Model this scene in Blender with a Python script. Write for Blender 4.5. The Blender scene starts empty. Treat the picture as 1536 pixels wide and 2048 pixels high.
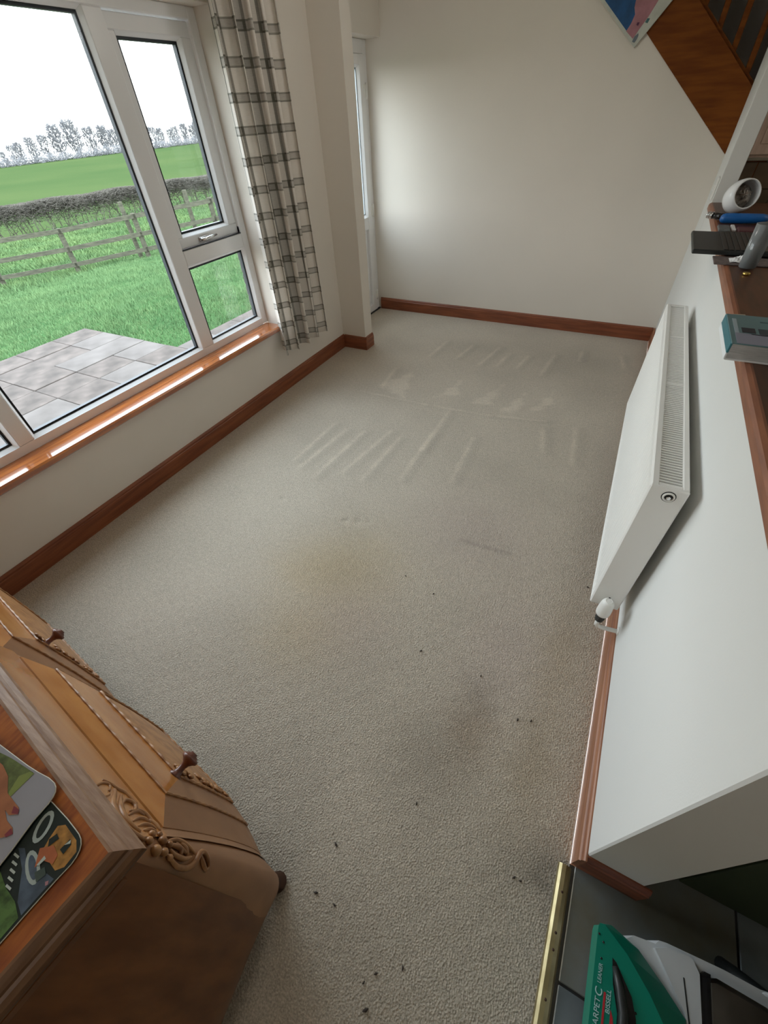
import bpy, math, random
import numpy as np
from mathutils import Vector, Matrix

# ------------------------------------------------------------------ camera, sky, exposure
S = bpy.context.scene
COL = S.collection
PI = math.pi
random.seed(7)
RNG = np.random.default_rng(11)

cam_d = bpy.data.cameras.new('camera')
cam = bpy.data.objects.new('camera', cam_d)
COL.objects.link(cam)
cam_d.sensor_fit = 'VERTICAL'
cam_d.sensor_height = 36.0
cam_d.lens = 823.9 * 36.0 / 2048.0
cam_d.clip_start = 0.02
cam_d.clip_end = 2000
FW = Vector((-0.35843, 0.62244, -0.69577)); RT = Vector((0.88833, 0.45656, -0.04919)); UP = Vector((-0.28704, 0.63570, 0.71658))
m3 = Matrix((RT, UP, -FW)).transposed()
cam.matrix_world = Matrix.Translation((0, 0, 1.605)) @ m3.to_4x4()
S.camera = cam

w = bpy.data.worlds.new('sky')
S.world = w
w.use_nodes = True
nt = w.node_tree
nt.nodes.clear()
out = nt.nodes.new('ShaderNodeOutputWorld')
bg = nt.nodes.new('ShaderNodeBackground')
tc = nt.nodes.new('ShaderNodeTexCoord')
sep = nt.nodes.new('ShaderNodeSeparateXYZ')
rmp = nt.nodes.new('ShaderNodeValToRGB')           # overcast sky, brighter and warmer towards the horizon
rmp.color_ramp.elements[0].position = 0.0
rmp.color_ramp.elements[0].color = (0.97, 0.985, 1.0, 1)
rmp.color_ramp.elements[1].position = 0.55
rmp.color_ramp.elements[1].color = (0.80, 0.92, 1.06, 1)
noi = nt.nodes.new('ShaderNodeTexNoise')           # soft cloud structure all over the sky
noi.inputs['Scale'].default_value = 1.7
noi.inputs['Detail'].default_value = 4.0
cl = nt.nodes.new('ShaderNodeMapRange')
cl.inputs['From Min'].default_value = 0.36
cl.inputs['From Max'].default_value = 0.56
cl.inputs['To Min'].default_value = 0.72
cl.inputs['To Max'].default_value = 1.12
st = nt.nodes.new('ShaderNodeMath'); st.operation = 'MULTIPLY'
SKY = 9.0
st.inputs[1].default_value = SKY
L = nt.links.new
L(tc.outputs['Generated'], sep.inputs[0]); L(sep.outputs['Z'], rmp.inputs[0])
L(tc.outputs['Generated'], noi.inputs['Vector']); L(noi.outputs[0], cl.inputs['Value'])
L(cl.outputs[0], st.inputs[0]); L(st.outputs[0], bg.inputs['Strength']); L(rmp.outputs[0], bg.inputs['Color'])
L(bg.outputs[0], out.inputs[0])

def portal(name, loc, sy, sz):
    d = bpy.data.lights.new(name, 'AREA'); d.shape = 'RECTANGLE'; d.size = sy; d.size_y = sz
    d.cycles.is_portal = True
    o = bpy.data.objects.new(name, d); COL.objects.link(o)
    o.location = loc; o.rotation_euler = (PI/2, 0, -PI/2)      # faces +x, into the room
    return o
portal('window_portal', (-2.54, 1.25, 1.265), 2.5, 1.56)
portal('door_portal', (-2.54, 3.94, 1.05), 0.92, 2.05)

S.view_settings.view_transform = 'Standard'
S.view_settings.look = 'None'
S.view_settings.exposure = 0.0
S.view_settings.gamma = 1.0
S.view_settings.use_curve_mapping = False
try:
    S.cycles.use_denoising = True
    S.cycles.max_bounces = 10; S.cycles.diffuse_bounces = 7; S.cycles.transparent_max_bounces = 16
    S.cycles.caustics_reflective = False; S.cycles.caustics_refractive = False
    S.cycles.sample_clamp_indirect = 6.0
except Exception:
    pass

# ------------------------------------------------------------------ materials
def mat(name, col, rough=0.6, spec=0.5, metal=0.0, n=0.0, nscale=8.0, bump=0.0, bscale=60.0, coat=0.0, stretch=None, col2=None, cr=(0.35, 0.65), detail=4, trans=0.0):
    m = bpy.data.materials.new(name); m.use_nodes = True
    t = m.node_tree; b = t.nodes['Principled BSDF']
    b.inputs['Roughness'].default_value = rough
    b.inputs['Specular IOR Level'].default_value = spec
    b.inputs['Metallic'].default_value = metal
    b.inputs['Coat Weight'].default_value = coat
    b.inputs['Coat Roughness'].default_value = 0.12
    b.inputs['Transmission Weight'].default_value = trans
    b.inputs['Base Color'].default_value = (*col, 1)
    if n or col2 or bump:
        c = t.nodes.new('ShaderNodeTexCoord'); mp = t.nodes.new('ShaderNodeMapping')
        t.links.new(c.outputs['Object'], mp.inputs[0])
        if stretch: mp.inputs['Scale'].default_value = stretch
    if n or col2:
        x = t.nodes.new('ShaderNodeTexNoise'); x.inputs['Scale'].default_value = nscale; x.inputs['Detail'].default_value = detail
        t.links.new(mp.outputs[0], x.inputs['Vector'])
        r = t.nodes.new('ShaderNodeValToRGB')
        r.color_ramp.elements[0].position, r.color_ramp.elements[1].position = cr
        c2 = col2 or tuple(v * (1 - n) for v in col)
        r.color_ramp.elements[0].color = (*c2, 1); r.color_ramp.elements[1].color = (*col, 1)
        t.links.new(x.outputs[0], r.inputs[0]); t.links.new(r.outputs[0], b.inputs['Base Color'])
    if bump:
        y = t.nodes.new('ShaderNodeTexNoise'); y.inputs['Scale'].default_value = bscale; y.inputs['Detail'].default_value = 3
        t.links.new(mp.outputs[0], y.inputs['Vector'])
        bp = t.nodes.new('ShaderNodeBump'); bp.inputs['Strength'].default_value = bump; bp.inputs['Distance'].default_value = 0.004
        t.links.new(y.outputs[0], bp.inputs['Height']); t.links.new(bp.outputs[0], b.inputs['Normal'])
    return m

M = {}
M['wall'] = mat('cream_wall_paint', (0.725, 0.675, 0.605), 0.75, 0.3, n=0.03, nscale=2, bump=0.06, bscale=220)
M['white_wall'] = mat('white_wall_paint', (0.70, 0.70, 0.675), 0.7, 0.3, n=0.02, nscale=2, bump=0.05, bscale=220)
M['ceiling'] = mat('ceiling_paint', (0.86, 0.84, 0.79), 0.8, 0.2, n=0.02)
M['upvc'] = mat('white_upvc', (0.80, 0.80, 0.80), 0.28, 0.5, n=0.02, nscale=3)
M['rubber'] = mat('dark_gasket', (0.018, 0.022, 0.03), 0.5)
M['skirting'] = mat('stained_skirting_wood', (0.27, 0.085, 0.032), 0.42, 0.5, col2=(0.17, 0.046, 0.018), nscale=5, stretch=(6, 0.7, 9))
M['skirting_x'] = mat('stained_skirting_wood_across', (0.25, 0.075, 0.03), 0.45, 0.5, col2=(0.155, 0.042, 0.017), nscale=5, stretch=(0.7, 6, 9))
M['skirting_pale'] = mat('worn_skirting_wood', (0.36, 0.155, 0.075), 0.45, 0.5, col2=(0.21, 0.075, 0.033), nscale=6, stretch=(22, 0.5, 22))
M['sill'] = mat('varnished_sill_wood', (0.43, 0.135, 0.03), 0.12, 0.6, col2=(0.27, 0.07, 0.016), nscale=5, stretch=(14, 0.8, 8), coat=1.0)
M['glossroll'] = M['sill']
M['rad'] = mat('radiator_enamel', (0.80, 0.79, 0.755), 0.3, 0.5, n=0.01)
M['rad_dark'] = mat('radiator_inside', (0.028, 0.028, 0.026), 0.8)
M['plastic_white'] = mat('white_plastic', (0.78, 0.77, 0.73), 0.35, 0.5, n=0.01)
M['spacer'] = mat('pale_spacer_bar', (0.50, 0.56, 0.62), 0.35, 0.5, n=0.05)
M['chrome'] = mat('chrome', (0.72, 0.72, 0.72), 0.18, 0.5, 1.0, n=0.05)
M['brass'] = mat('worn_brass', (0.62, 0.52, 0.30), 0.42, 0.5, 1.0, col2=(0.40, 0.32, 0.17), nscale=14, bump=0.1, bscale=40)
M['pine'] = mat('stained_stair_wood', (0.20, 0.060, 0.008), 0.6, 0.15, col2=(0.135, 0.036, 0.005), nscale=4, stretch=(1.2, 8, 9))
M['worktop'] = mat('brown_worktop', (0.115, 0.042, 0.017), 0.38, 0.5, col2=(0.06, 0.024, 0.011), nscale=7, stretch=(5, 0.8, 5))
M['worktop_edge'] = mat('brown_worktop_edge', (0.30, 0.115, 0.058), 0.4, 0.5, col2=(0.20, 0.075, 0.04), nscale=8, stretch=(8, 0.8, 8))
M['tile_wall'] = mat('brown_wall_tile', (0.17, 0.115, 0.07), 0.3, 0.5, col2=(0.11, 0.075, 0.045), nscale=6)
M['grout'] = mat('tile_grout', (0.30, 0.27, 0.21), 0.8)
M['cab'] = mat('pinkish_cabinet_wood', (0.80, 0.62, 0.51), 0.45, 0.4, col2=(0.70, 0.52, 0.41), nscale=5, stretch=(8, 8, 1))
M['unit'] = mat('dark_green_unit', (0.045, 0.06, 0.03), 0.55, 0.4, n=0.3, nscale=3)
M['slate'] = mat('grey_slate_tile', (0.165, 0.190, 0.195), 0.42, 0.5, col2=(0.10, 0.115, 0.118), nscale=7, bump=0.25, bscale=25, detail=8)
M['slate_stain'] = mat('stained_slate_tile', (0.150, 0.170, 0.170), 0.42, 0.5, col2=(0.12, 0.105, 0.065), nscale=5, bump=0.25, bscale=25, detail=8)
M['grout_dark'] = mat('dark_grout', (0.03, 0.03, 0.028), 0.9)
# sideboard
M['veneer'] = mat('polished_walnut_lit', (0.47, 0.205, 0.058), 0.26, 0.5, col2=(0.36, 0.135, 0.030), nscale=5, stretch=(1.0, 4, 4), coat=0.25)
M['walnut'] = mat('dull_walnut_shaded', (0.325, 0.150, 0.060), 0.42, 0.4, col2=(0.25, 0.108, 0.040), nscale=5, stretch=(3, 3, 1.2), coat=0.12)
M['mould'] = mat('pale_moulding', (0.36, 0.225, 0.145), 0.48, 0.4, col2=(0.24, 0.13, 0.075), nscale=12, stretch=(1.5, 12, 12), bump=0.12, bscale=60)
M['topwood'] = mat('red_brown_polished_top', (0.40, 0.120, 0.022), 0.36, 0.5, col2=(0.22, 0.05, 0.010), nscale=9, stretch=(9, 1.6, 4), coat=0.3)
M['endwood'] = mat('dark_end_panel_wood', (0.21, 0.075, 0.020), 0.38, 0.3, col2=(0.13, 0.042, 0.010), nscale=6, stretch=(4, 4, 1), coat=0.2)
M['carve'] = mat('carved_walnut', (0.40, 0.195, 0.075), 0.4, 0.45, col2=(0.22, 0.09, 0.03), nscale=30, cr=(0.3, 0.6))
M['knobwood'] = mat('red_turned_knob_wood', (0.16, 0.05, 0.028), 0.3, 0.5, n=0.3, nscale=30)
M['footwood'] = mat('dark_foot_wood', (0.06, 0.022, 0.010), 0.45, 0.4, n=0.3, nscale=20)
# counter things
M['black'] = mat('black_plastic', (0.02, 0.023, 0.023), 0.42, 0.5, n=0.2, nscale=20)
M['black_gloss'] = mat('black_gloss_plastic', (0.012, 0.012, 0.013), 0.15, 0.5)
M['slate_mat'] = mat('grey_placemat', (0.19, 0.155, 0.15), 0.7, 0.3, n=0.35, nscale=60)
M['ceramic'] = mat('white_ceramic', (0.80, 0.81, 0.82), 0.2, 0.5)
M['foil'] = mat('crumpled_foil', (0.42, 0.37, 0.32), 0.3, 0.5, 0.7, n=0.5, nscale=30, bump=0.8, bscale=30)
M['blue'] = mat('blue_plastic', (0.010, 0.13, 0.44), 0.35, 0.5, n=0.2, nscale=6)
M['paper'] = mat('white_paper', (0.78, 0.79, 0.80), 0.8, 0.2, n=0.04)
M['pages'] = mat('book_pages', (0.52, 0.53, 0.53), 0.8, 0.2, n=0.25, nscale=30, stretch=(1, 1, 20))
M['gold'] = mat('gold_cap', (0.75, 0.55, 0.16), 0.3, 0.5, 1.0, n=0.1)
M['maroon'] = mat('maroon_packet', (0.12, 0.04, 0.045), 0.5, n=0.2)
M['greypack'] = mat('grey_packet', (0.16, 0.17, 0.17), 0.5, n=0.3, nscale=30)
# carpet cleaner
M['green'] = mat('green_plastic', (0.0, 0.20, 0.135), 0.38, 0.5, n=0.06, nscale=4)
M['red'] = mat('red_print', (0.45, 0.02, 0.03), 0.5)
M['lettering'] = mat('pale_lettering', (0.42, 0.62, 0.64), 0.5)
M['tank_white'] = mat('pale_grey_plastic', (0.52, 0.54, 0.55), 0.35, 0.5, n=0.04)
M['dirty'] = mat('dirty_water_tank', (0.27, 0.24, 0.21), 0.3, 0.5, col2=(0.12, 0.105, 0.09), nscale=9)
# outdoors
M['slab'] = mat('concrete_slab', (0.118, 0.095, 0.084), 0.85, 0.05, col2=(0.066, 0.055, 0.049), nscale=4.5, detail=8, bump=0.3, bscale=40)
M['slab_pale'] = mat('pale_concrete_slab', (0.135, 0.116, 0.106), 0.85, 0.05, col2=(0.088, 0.075, 0.068), nscale=2.5, detail=8, bump=0.3, bscale=40)
M['soil'] = mat('mossy_joint_soil', (0.028, 0.030, 0.018), 0.9, 0.0, n=0.4, nscale=20)
M['turf'] = mat('lawn_turf', (0.045, 0.090, 0.033), 0.9, 0.0, col2=(0.032, 0.068, 0.026), nscale=1.6, detail=8)
M['field'] = mat('field_grass', (0.047, 0.066, 0.025), 0.9, 0.0, col2=(0.037, 0.058, 0.022), nscale=0.06, detail=6)
M['fence'] = mat('weathered_fence_wood', (0.098, 0.094, 0.068), 0.85, 0.0, col2=(0.058, 0.056, 0.042), nscale=4, stretch=(2, 2, 8))
M['twig'] = mat('bare_twig_bark', (0.135, 0.120, 0.102), 0.9, 0.0, n=0.4, nscale=1.2)
M['twig_far'] = mat('hazy_tree_bark', (0.23, 0.225, 0.23), 0.9, 0.0, n=0.3, nscale=0.4)  # pale grey carries distance haze in the bark colour
M['brick'] = mat('grey_brick', (0.10, 0.088, 0.083), 0.85, 0.2, n=0.3, nscale=14)
M['mortar'] = mat('mortar', (0.27, 0.25, 0.23), 0.9)
M['crumb'] = mat('dark_crumb', (0.055, 0.042, 0.034), 0.9)

def glass_mat(name, tint=(1, 1, 1), gl=1.0, rough=0.0, base_refl=0.04):
    m = bpy.data.materials.new(name); m.use_nodes = True
    t = m.node_tree; t.nodes.clear()
    o = t.nodes.new('ShaderNodeOutputMaterial'); mx = t.nodes.new('ShaderNodeMixShader')
    tr = t.nodes.new('ShaderNodeBsdfTransparent'); g = t.nodes.new('ShaderNodeBsdfGlossy')
    tr.inputs[0].default_value = (*tint, 1); g.inputs['Roughness'].default_value = rough
    f = t.nodes.new('ShaderNodeFresnel'); f.inputs[0].default_value = 1.45
    k = t.nodes.new('ShaderNodeMath'); k.operation = 'MULTIPLY'; k.inputs[1].default_value = gl
    t.links.new(f.outputs[0], k.inputs[0]); t.links.new(k.outputs[0], mx.inputs[0])
    t.links.new(tr.outputs[0], mx.inputs[1]); t.links.new(g.outputs[0], mx.inputs[2]); t.links.new(mx.outputs[0], o.inputs[0])
    return m
M['glass'] = glass_mat('window_glass', (0.96, 0.98, 0.97), 0.12)
M['tumbler'] = glass_mat('drinking_glass', (0.80, 0.83, 0.84), 1.6, 0.08)
def cloudy(m, amount, col):
    t = m.node_tree; o = [n for n in t.nodes if n.type == 'OUTPUT_MATERIAL'][0]; src = o.inputs[0].links[0].from_socket
    d = t.nodes.new('ShaderNodeBsdfDiffuse'); d.inputs[0].default_value = (*col, 1)
    tl = t.nodes.new('ShaderNodeBsdfTranslucent'); tl.inputs[0].default_value = (*col, 1)
    a = t.nodes.new('ShaderNodeMixShader'); t.links.new(d.outputs[0], a.inputs[1]); t.links.new(tl.outputs[0], a.inputs[2])
    x = t.nodes.new('ShaderNodeMixShader'); x.inputs[0].default_value = amount
    t.links.new(src, x.inputs[1]); t.links.new(a.outputs[0], x.inputs[2]); t.links.new(x.outputs[0], o.inputs[0])
cloudy(M['tumbler'], 0.24, (0.85, 0.88, 0.90))
M['glass_base'] = glass_mat('thick_glass_base', (0.5, 0.55, 0.56), 3.0, 0.08)
cloudy(M['glass_base'], 0.4, (0.6, 0.64, 0.66))
M['clear_tank'] = glass_mat('clear_tank_plastic', (0.62, 0.60, 0.57), 2.5, 0.12)

def nodes_of(m): return m.node_tree, m.node_tree.nodes['Principled BSDF']

def carpet_mat():
    m = bpy.data.materials.new('beige_carpet_pile'); m.use_nodes = True
    t, b = nodes_of(m)
    b.inputs['Roughness'].default_value = 1.0; b.inputs['Specular IOR Level'].default_value = 0.05
    b.inputs['Sheen Weight'].default_value = 0.15
    c = t.nodes.new('ShaderNodeTexCoord')
    at = t.nodes.new('ShaderNodeAttribute'); at.attribute_name = 'wear_shade'
    n1 = t.nodes.new('ShaderNodeTexNoise'); n1.inputs['Scale'].default_value = 200; n1.inputs['Detail'].default_value = 3
    n2 = t.nodes.new('ShaderNodeTexNoise'); n2.inputs['Scale'].default_value = 2.2; n2.inputs['Detail'].default_value = 6
    v = t.nodes.new('ShaderNodeTexVoronoi'); v.inputs['Scale'].default_value = 190
    for x in (n1, n2, v): t.links.new(c.outputs['Object'], x.inputs['Vector'])
    r = t.nodes.new('ShaderNodeMapRange'); r.inputs[1].default_value = 0.3; r.inputs[2].default_value = 0.7; r.inputs[3].default_value = 0.74; r.inputs[4].default_value = 1.24
    t.links.new(n1.outputs[0], r.inputs[0])
    r2 = t.nodes.new('ShaderNodeMapRange'); r2.inputs[1].default_value = 0.3; r2.inputs[2].default_value = 0.7; r2.inputs[3].default_value = 0.93; r2.inputs[4].default_value = 1.06
    t.links.new(n2.outputs[0], r2.inputs[0])
    n3 = t.nodes.new('ShaderNodeTexNoise'); n3.inputs['Scale'].default_value = 55; n3.inputs['Detail'].default_value = 5; n3.inputs['Roughness'].default_value = 0.75
    t.links.new(c.outputs['Object'], n3.inputs['Vector'])
    r3 = t.nodes.new('ShaderNodeMapRange'); r3.inputs[1].default_value = 0.3; r3.inputs[2].default_value = 0.7; r3.inputs[3].default_value = 0.86; r3.inputs[4].default_value = 1.14
    t.links.new(n3.outputs[0], r3.inputs[0])
    m0 = t.nodes.new('ShaderNodeMath'); m0.operation = 'MULTIPLY'; t.links.new(r.outputs[0], m0.inputs[0]); t.links.new(r3.outputs[0], m0.inputs[1])
    mu = t.nodes.new('ShaderNodeMath'); mu.operation = 'MULTIPLY'; t.links.new(m0.outputs[0], mu.inputs[0]); t.links.new(r2.outputs[0], mu.inputs[1])
    mx = t.nodes.new('ShaderNodeMix'); mx.data_type = 'RGBA'; mx.blend_type = 'MULTIPLY'; mx.inputs[0].default_value = 1
    mx.inputs[6].default_value = (0.485, 0.422, 0.340, 1)
    t.links.new(at.outputs['Color'], mx.inputs[7])
    vm = t.nodes.new('ShaderNodeVectorMath'); vm.operation = 'SCALE'
    t.links.new(mx.outputs[2], vm.inputs[0]); t.links.new(mu.outputs[0], vm.inputs['Scale'])
    t.links.new(vm.outputs[0], b.inputs['Base Color'])
    ad = t.nodes.new('ShaderNodeMath'); ad.operation = 'ADD'; t.links.new(n1.outputs[0], ad.inputs[0]); t.links.new(v.outputs['Distance'], ad.inputs[1])
    bp = t.nodes.new('ShaderNodeBump'); bp.inputs['Strength'].default_value = 0.55; bp.inputs['Distance'].default_value = 0.005
    t.links.new(ad.outputs[0], bp.inputs['Height']); t.links.new(bp.outputs[0], b.inputs['Normal'])
    return m
M['carpet'] = carpet_mat()

def plaid_mat():
    m = bpy.data.materials.new('grey_check_curtain_cloth'); m.use_nodes = True
    t, b = nodes_of(m)
    b.inputs['Roughness'].default_value = 0.9; b.inputs['Specular IOR Level'].default_value = 0.15
    uv = t.nodes.new('ShaderNodeUVMap'); s = t.nodes.new('ShaderNodeSeparateXYZ'); t.links.new(uv.outputs[0], s.inputs[0])
    def math_(op, a, bb=None):
        n = t.nodes.new('ShaderNodeMath'); n.operation = op
        for i, x in enumerate((a, bb)):
            if x is None: continue
            if isinstance(x, (int, float)): n.inputs[i].default_value = x
            else: t.links.new(x, n.inputs[i])
        return n.outputs[0]
    def band(val, pitch, w, edge, ph0=0.0):
        f = math_('FRACT', math_('DIVIDE', math_('ADD', val, ph0), pitch))
        d = math_('MULTIPLY', math_('ABSOLUTE', math_('SUBTRACT', f, 0.5)), pitch)
        inside = math_('LESS_THAN', d, w); core = math_('LESS_THAN', d, w - edge)
        return math_('SUBTRACT', math_('MULTIPLY', inside, 0.66), math_('MULTIPLY', core, 0.36))
    hb = band(s.outputs['Y'], 0.1325, 0.0205, 0.0075, -0.506+0.06625+1.325)
    vb = band(s.outputs['X'], 0.1325, 0.019, 0.0085)
    n = t.nodes.new('ShaderNodeTexNoise'); n.inputs['Scale'].default_value = 1.0; n.inputs['Detail'].default_value = 3
    mp = t.nodes.new('ShaderNodeMapping'); mp.inputs['Scale'].default_value = (60, 420, 1); t.links.new(uv.outputs[0], mp.inputs[0]); t.links.new(mp.outputs[0], n.inputs['Vector'])
    sm = math_('ADD', hb, vb); sm = math_('ADD', sm, math_('MULTIPLY', math_('SUBTRACT', n.outputs[0], 0.5), 0.35))
    sm = math_('MINIMUM', math_('MAXIMUM', sm, 0.0), 0.95)
    mx = t.nodes.new('ShaderNodeMix'); mx.data_type = 'RGBA'; mx.inputs[6].default_value = (0.93, 0.89, 0.84, 1); mx.inputs[7].default_value = (0.19, 0.18, 0.145, 1)
    t.links.new(sm, mx.inputs[0]); t.links.new(mx.outputs[2], b.inputs['Base Color'])
    o = t.nodes['Material Output']; tl = t.nodes.new('ShaderNodeBsdfTranslucent'); t.links.new(mx.outputs[2], tl.inputs[0])
    ms = t.nodes.new('ShaderNodeMixShader'); ms.inputs[0].default_value = 0.45
    t.links.new(b.outputs[0], ms.inputs[1]); t.links.new(tl.outputs[0], ms.inputs[2]); t.links.new(ms.outputs[0], o.inputs[0])
    return m
M['plaid'] = plaid_mat()

def grass_mat():
    m = mat('grass_blades', (0.130, 0.200, 0.088), 0.8, 0.0, col2=(0.088, 0.152, 0.066), nscale=2.5, detail=6)
    return m
M['blades'] = grass_mat()

# ------------------------------------------------------------------ mesh builder
class MB:
    def __init__(s): s.v = []; s.f = []; s.sm = []; s.uv = None; s.mi = []
    def add(s, vs, fs, smooth=False, mi=0):
        o = len(s.v); s.v += [tuple(map(float, p)) for p in vs]
        s.f += [tuple(i + o for i in f) for f in fs]; s.sm += [smooth] * len(fs); s.mi += [mi] * len(fs)
        return s
    def box(s, a, b, mi=0):
        (x0, y0, z0), (x1, y1, z1) = a, b
        x0, x1 = sorted((x0, x1)); y0, y1 = sorted((y0, y1)); z0, z1 = sorted((z0, z1))
        return s.add([(x0,y0,z0),(x1,y0,z0),(x1,y1,z0),(x0,y1,z0),(x0,y0,z1),(x1,y0,z1),(x1,y1,z1),(x0,y1,z1)],
              [(3,2,1,0),(4,5,6,7),(0,1,5,4),(1,2,6,5),(2,3,7,6),(3,0,4,7)], mi=mi)
    def cbox(s, a, b, c=0.004, mi=0):
        """box whose edges are chamfered by c"""
        lo = [min(a[i], b[i]) for i in range(3)]; hi = [max(a[i], b[i]) for i in range(3)]
        c = min([c] + [(hi[i]-lo[i]) * 0.45 for i in range(3)])
        vs = []; idx = {}
        for ix in (0, 1):
            for iy in (0, 1):
                for iz in (0, 1):
                    p = [(lo, hi)[k][i] for i, k in enumerate((ix, iy, iz))]; sg = [1 if k == 0 else -1 for k in (ix, iy, iz)]
                    for ax in range(3):
                        q = [p[i] + (0 if i == ax else sg[i] * c) for i in range(3)]
                        idx[(ix, iy, iz, ax)] = len(vs); vs.append(q)
        fs = []
        for ax in range(3):
            o1, o2 = [i for i in range(3) if i != ax]
            for k in (0, 1):
                r = []
                for (p1, p2) in ((0,0),(1,0),(1,1),(0,1)):
                    key = [0,0,0]; key[ax] = k; key[o1] = p1; key[o2] = p2
                    r.append(idx[(*key, ax)])
                fs.append(tuple(r))
            for p1 in (0, 1):
                for p2 in (0, 1):
                    k0 = [0,0,0]; k1 = [0,0,0]; k0[ax] = 0; k1[ax] = 1
                    for kk in (k0, k1): kk[o1] = p1; kk[o2] = p2
                    fs.append((idx[(*k0, o1)], idx[(*k1, o1)], idx[(*k1, o2)], idx[(*k0, o2)]))
        for ix in (0, 1):
            for iy in (0, 1):
                for iz in (0, 1):
                    fs.append(tuple(idx[(ix, iy, iz, a_)] for a_ in range(3)))
        # orient
        cen = Vector([(lo[i]+hi[i])/2 for i in range(3)])
        ff = []
        for f in fs:
            ps = [Vector(vs[i]) for i in f]; n = (ps[1]-ps[0]).cross(ps[2]-ps[0]); g = sum(ps, Vector())/len(ps) - cen
            ff.append(f if n.dot(g) > 0 else f[::-1])
        return s.add(vs, ff, mi=mi)
    def prism(s, poly, d, base=None, smooth=False, mi=0):
        """poly: list of 3D points (planar), extruded by vector d"""
        n = len(poly); d = Vector(d)
        vs = [Vector(p) for p in poly] + [Vector(p) + d for p in poly]
        nn = sum(((vs[i]).cross(vs[(i+1) % n]) for i in range(n)), Vector())
        fs = [tuple(range(n))[::-1], tuple(range(n, 2*n))] + [(i, (i+1) % n, (i+1) % n + n, i + n) for i in range(n)]
        if nn.dot(d) < 0: fs = [f[::-1] for f in fs]
        return s.add(vs, fs, smooth, mi)
    def tube(s, pts, r, seg=8, cap=True, smooth=True, mi=0, flat=None):
        pts = [Vector(p) for p in pts]; n = len(pts); rs = r if isinstance(r, (list, tuple)) else [r] * n
        vs = []; fs = []; nrm = None
        for i, p in enumerate(pts):
            t = (pts[min(i+1, n-1)] - pts[max(i-1, 0)]).normalized()
            if nrm is None:
                a = Vector((0,0,1)) if abs(t.z) < 0.9 else Vector((1,0,0)); nrm = (a - t * a.dot(t)).normalized()
            else:
                nrm = (nrm - t * nrm.dot(t)).normalized()
            bn = t.cross(nrm)
            for k in range(seg):
                an = 2*PI*k/seg; vs.append(p + (nrm*math.cos(an) + bn*math.sin(an)) * rs[i])
        for i in range(n-1):
            for k in range(seg):
                a = i*seg+k; b = i*seg+(k+1) % seg
                fs.append((a, b, b+seg, a+seg))
        if cap: fs += [tuple(range(seg))[::-1], tuple(range((n-1)*seg, n*seg))]
        return s.add(vs, fs, smooth, mi)
    def lathe(s, prof, cen, axis=(0,0,1), seg=20, smooth=True, mi=0):
        """prof: (radius, height) list along axis from cen"""
        ax = Vector(axis).normalized(); a = Vector((0,0,1)) if abs(ax.z) < 0.9 else Vector((1,0,0))
        e1 = (a - ax*a.dot(ax)).normalized(); e2 = ax.cross(e1); cen = Vector(cen)
        vs = []; fs = []
        for (r, h) in prof:
            for k in range(seg):
                an = 2*PI*k/seg; vs.append(cen + ax*h + (e1*math.cos(an)+e2*math.sin(an))*max(r, 1e-5))
        for i in range(len(prof)-1):
            for k in range(seg):
                p = i*seg+k; q = i*seg+(k+1) % seg; fs.append((p, q, q+seg, p+seg))
        fs += [tuple(range(seg))[::-1], tuple(range((len(prof)-1)*seg, len(prof)*seg))]
        return s.add(vs, fs, smooth, mi)
    def ball(s, c, r, seg=10, rings=6, mi=0):
        r = r if isinstance(r, (tuple, list)) else (r, r, r)
        vs = [(c[0], c[1], c[2]-r[2])]; fs = []
        for i in range(1, rings):
            ph = PI*i/rings - PI/2
            for k in range(seg):
                a = 2*PI*k/seg; vs.append((c[0]+r[0]*math.cos(ph)*math.cos(a), c[1]+r[1]*math.cos(ph)*math.sin(a), c[2]+r[2]*math.sin(ph)))
        vs.append((c[0], c[1], c[2]+r[2])); T = len(vs)-1
        for k in range(seg): fs.append((0, 1+(k+1) % seg, 1+k)); fs.append((T, T-seg+k, T-seg+(k+1) % seg))
        for i in range(rings-2):
            for k in range(seg):
                a = 1+i*seg+k; b = 1+i*seg+(k+1) % seg; fs.append((a, b, b+seg, a+seg))
        return s.add(vs, fs, True, mi)
    def grid(s, P, smooth=True, mi=0, flip=False):
        """P: 2D list [i][j] of points"""
        ni, nj = len(P), len(P[0]); vs = [p for row in P for p in row]
        fs = [(i*nj+j, (i+1)*nj+j, (i+1)*nj+j+1, i*nj+j+1) for i in range(ni-1) for j in range(nj-1)]
        if flip: fs = [f[::-1] for f in fs]
        return s.add(vs, fs, smooth, mi)
    def mesh(s, name, mats, off=(0,0,0)):
        me = bpy.data.meshes.new(name)
        o = Vector(off)
        me.from_pydata([Vector(p)-o for p in s.v], [], s.f)
        for m_ in (mats if isinstance(mats, (list, tuple)) else [mats]): me.materials.append(m_)
        me.polygons.foreach_set('use_smooth', s.sm); me.polygons.foreach_set('material_index', s.mi)
        me.update()
        return me

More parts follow.
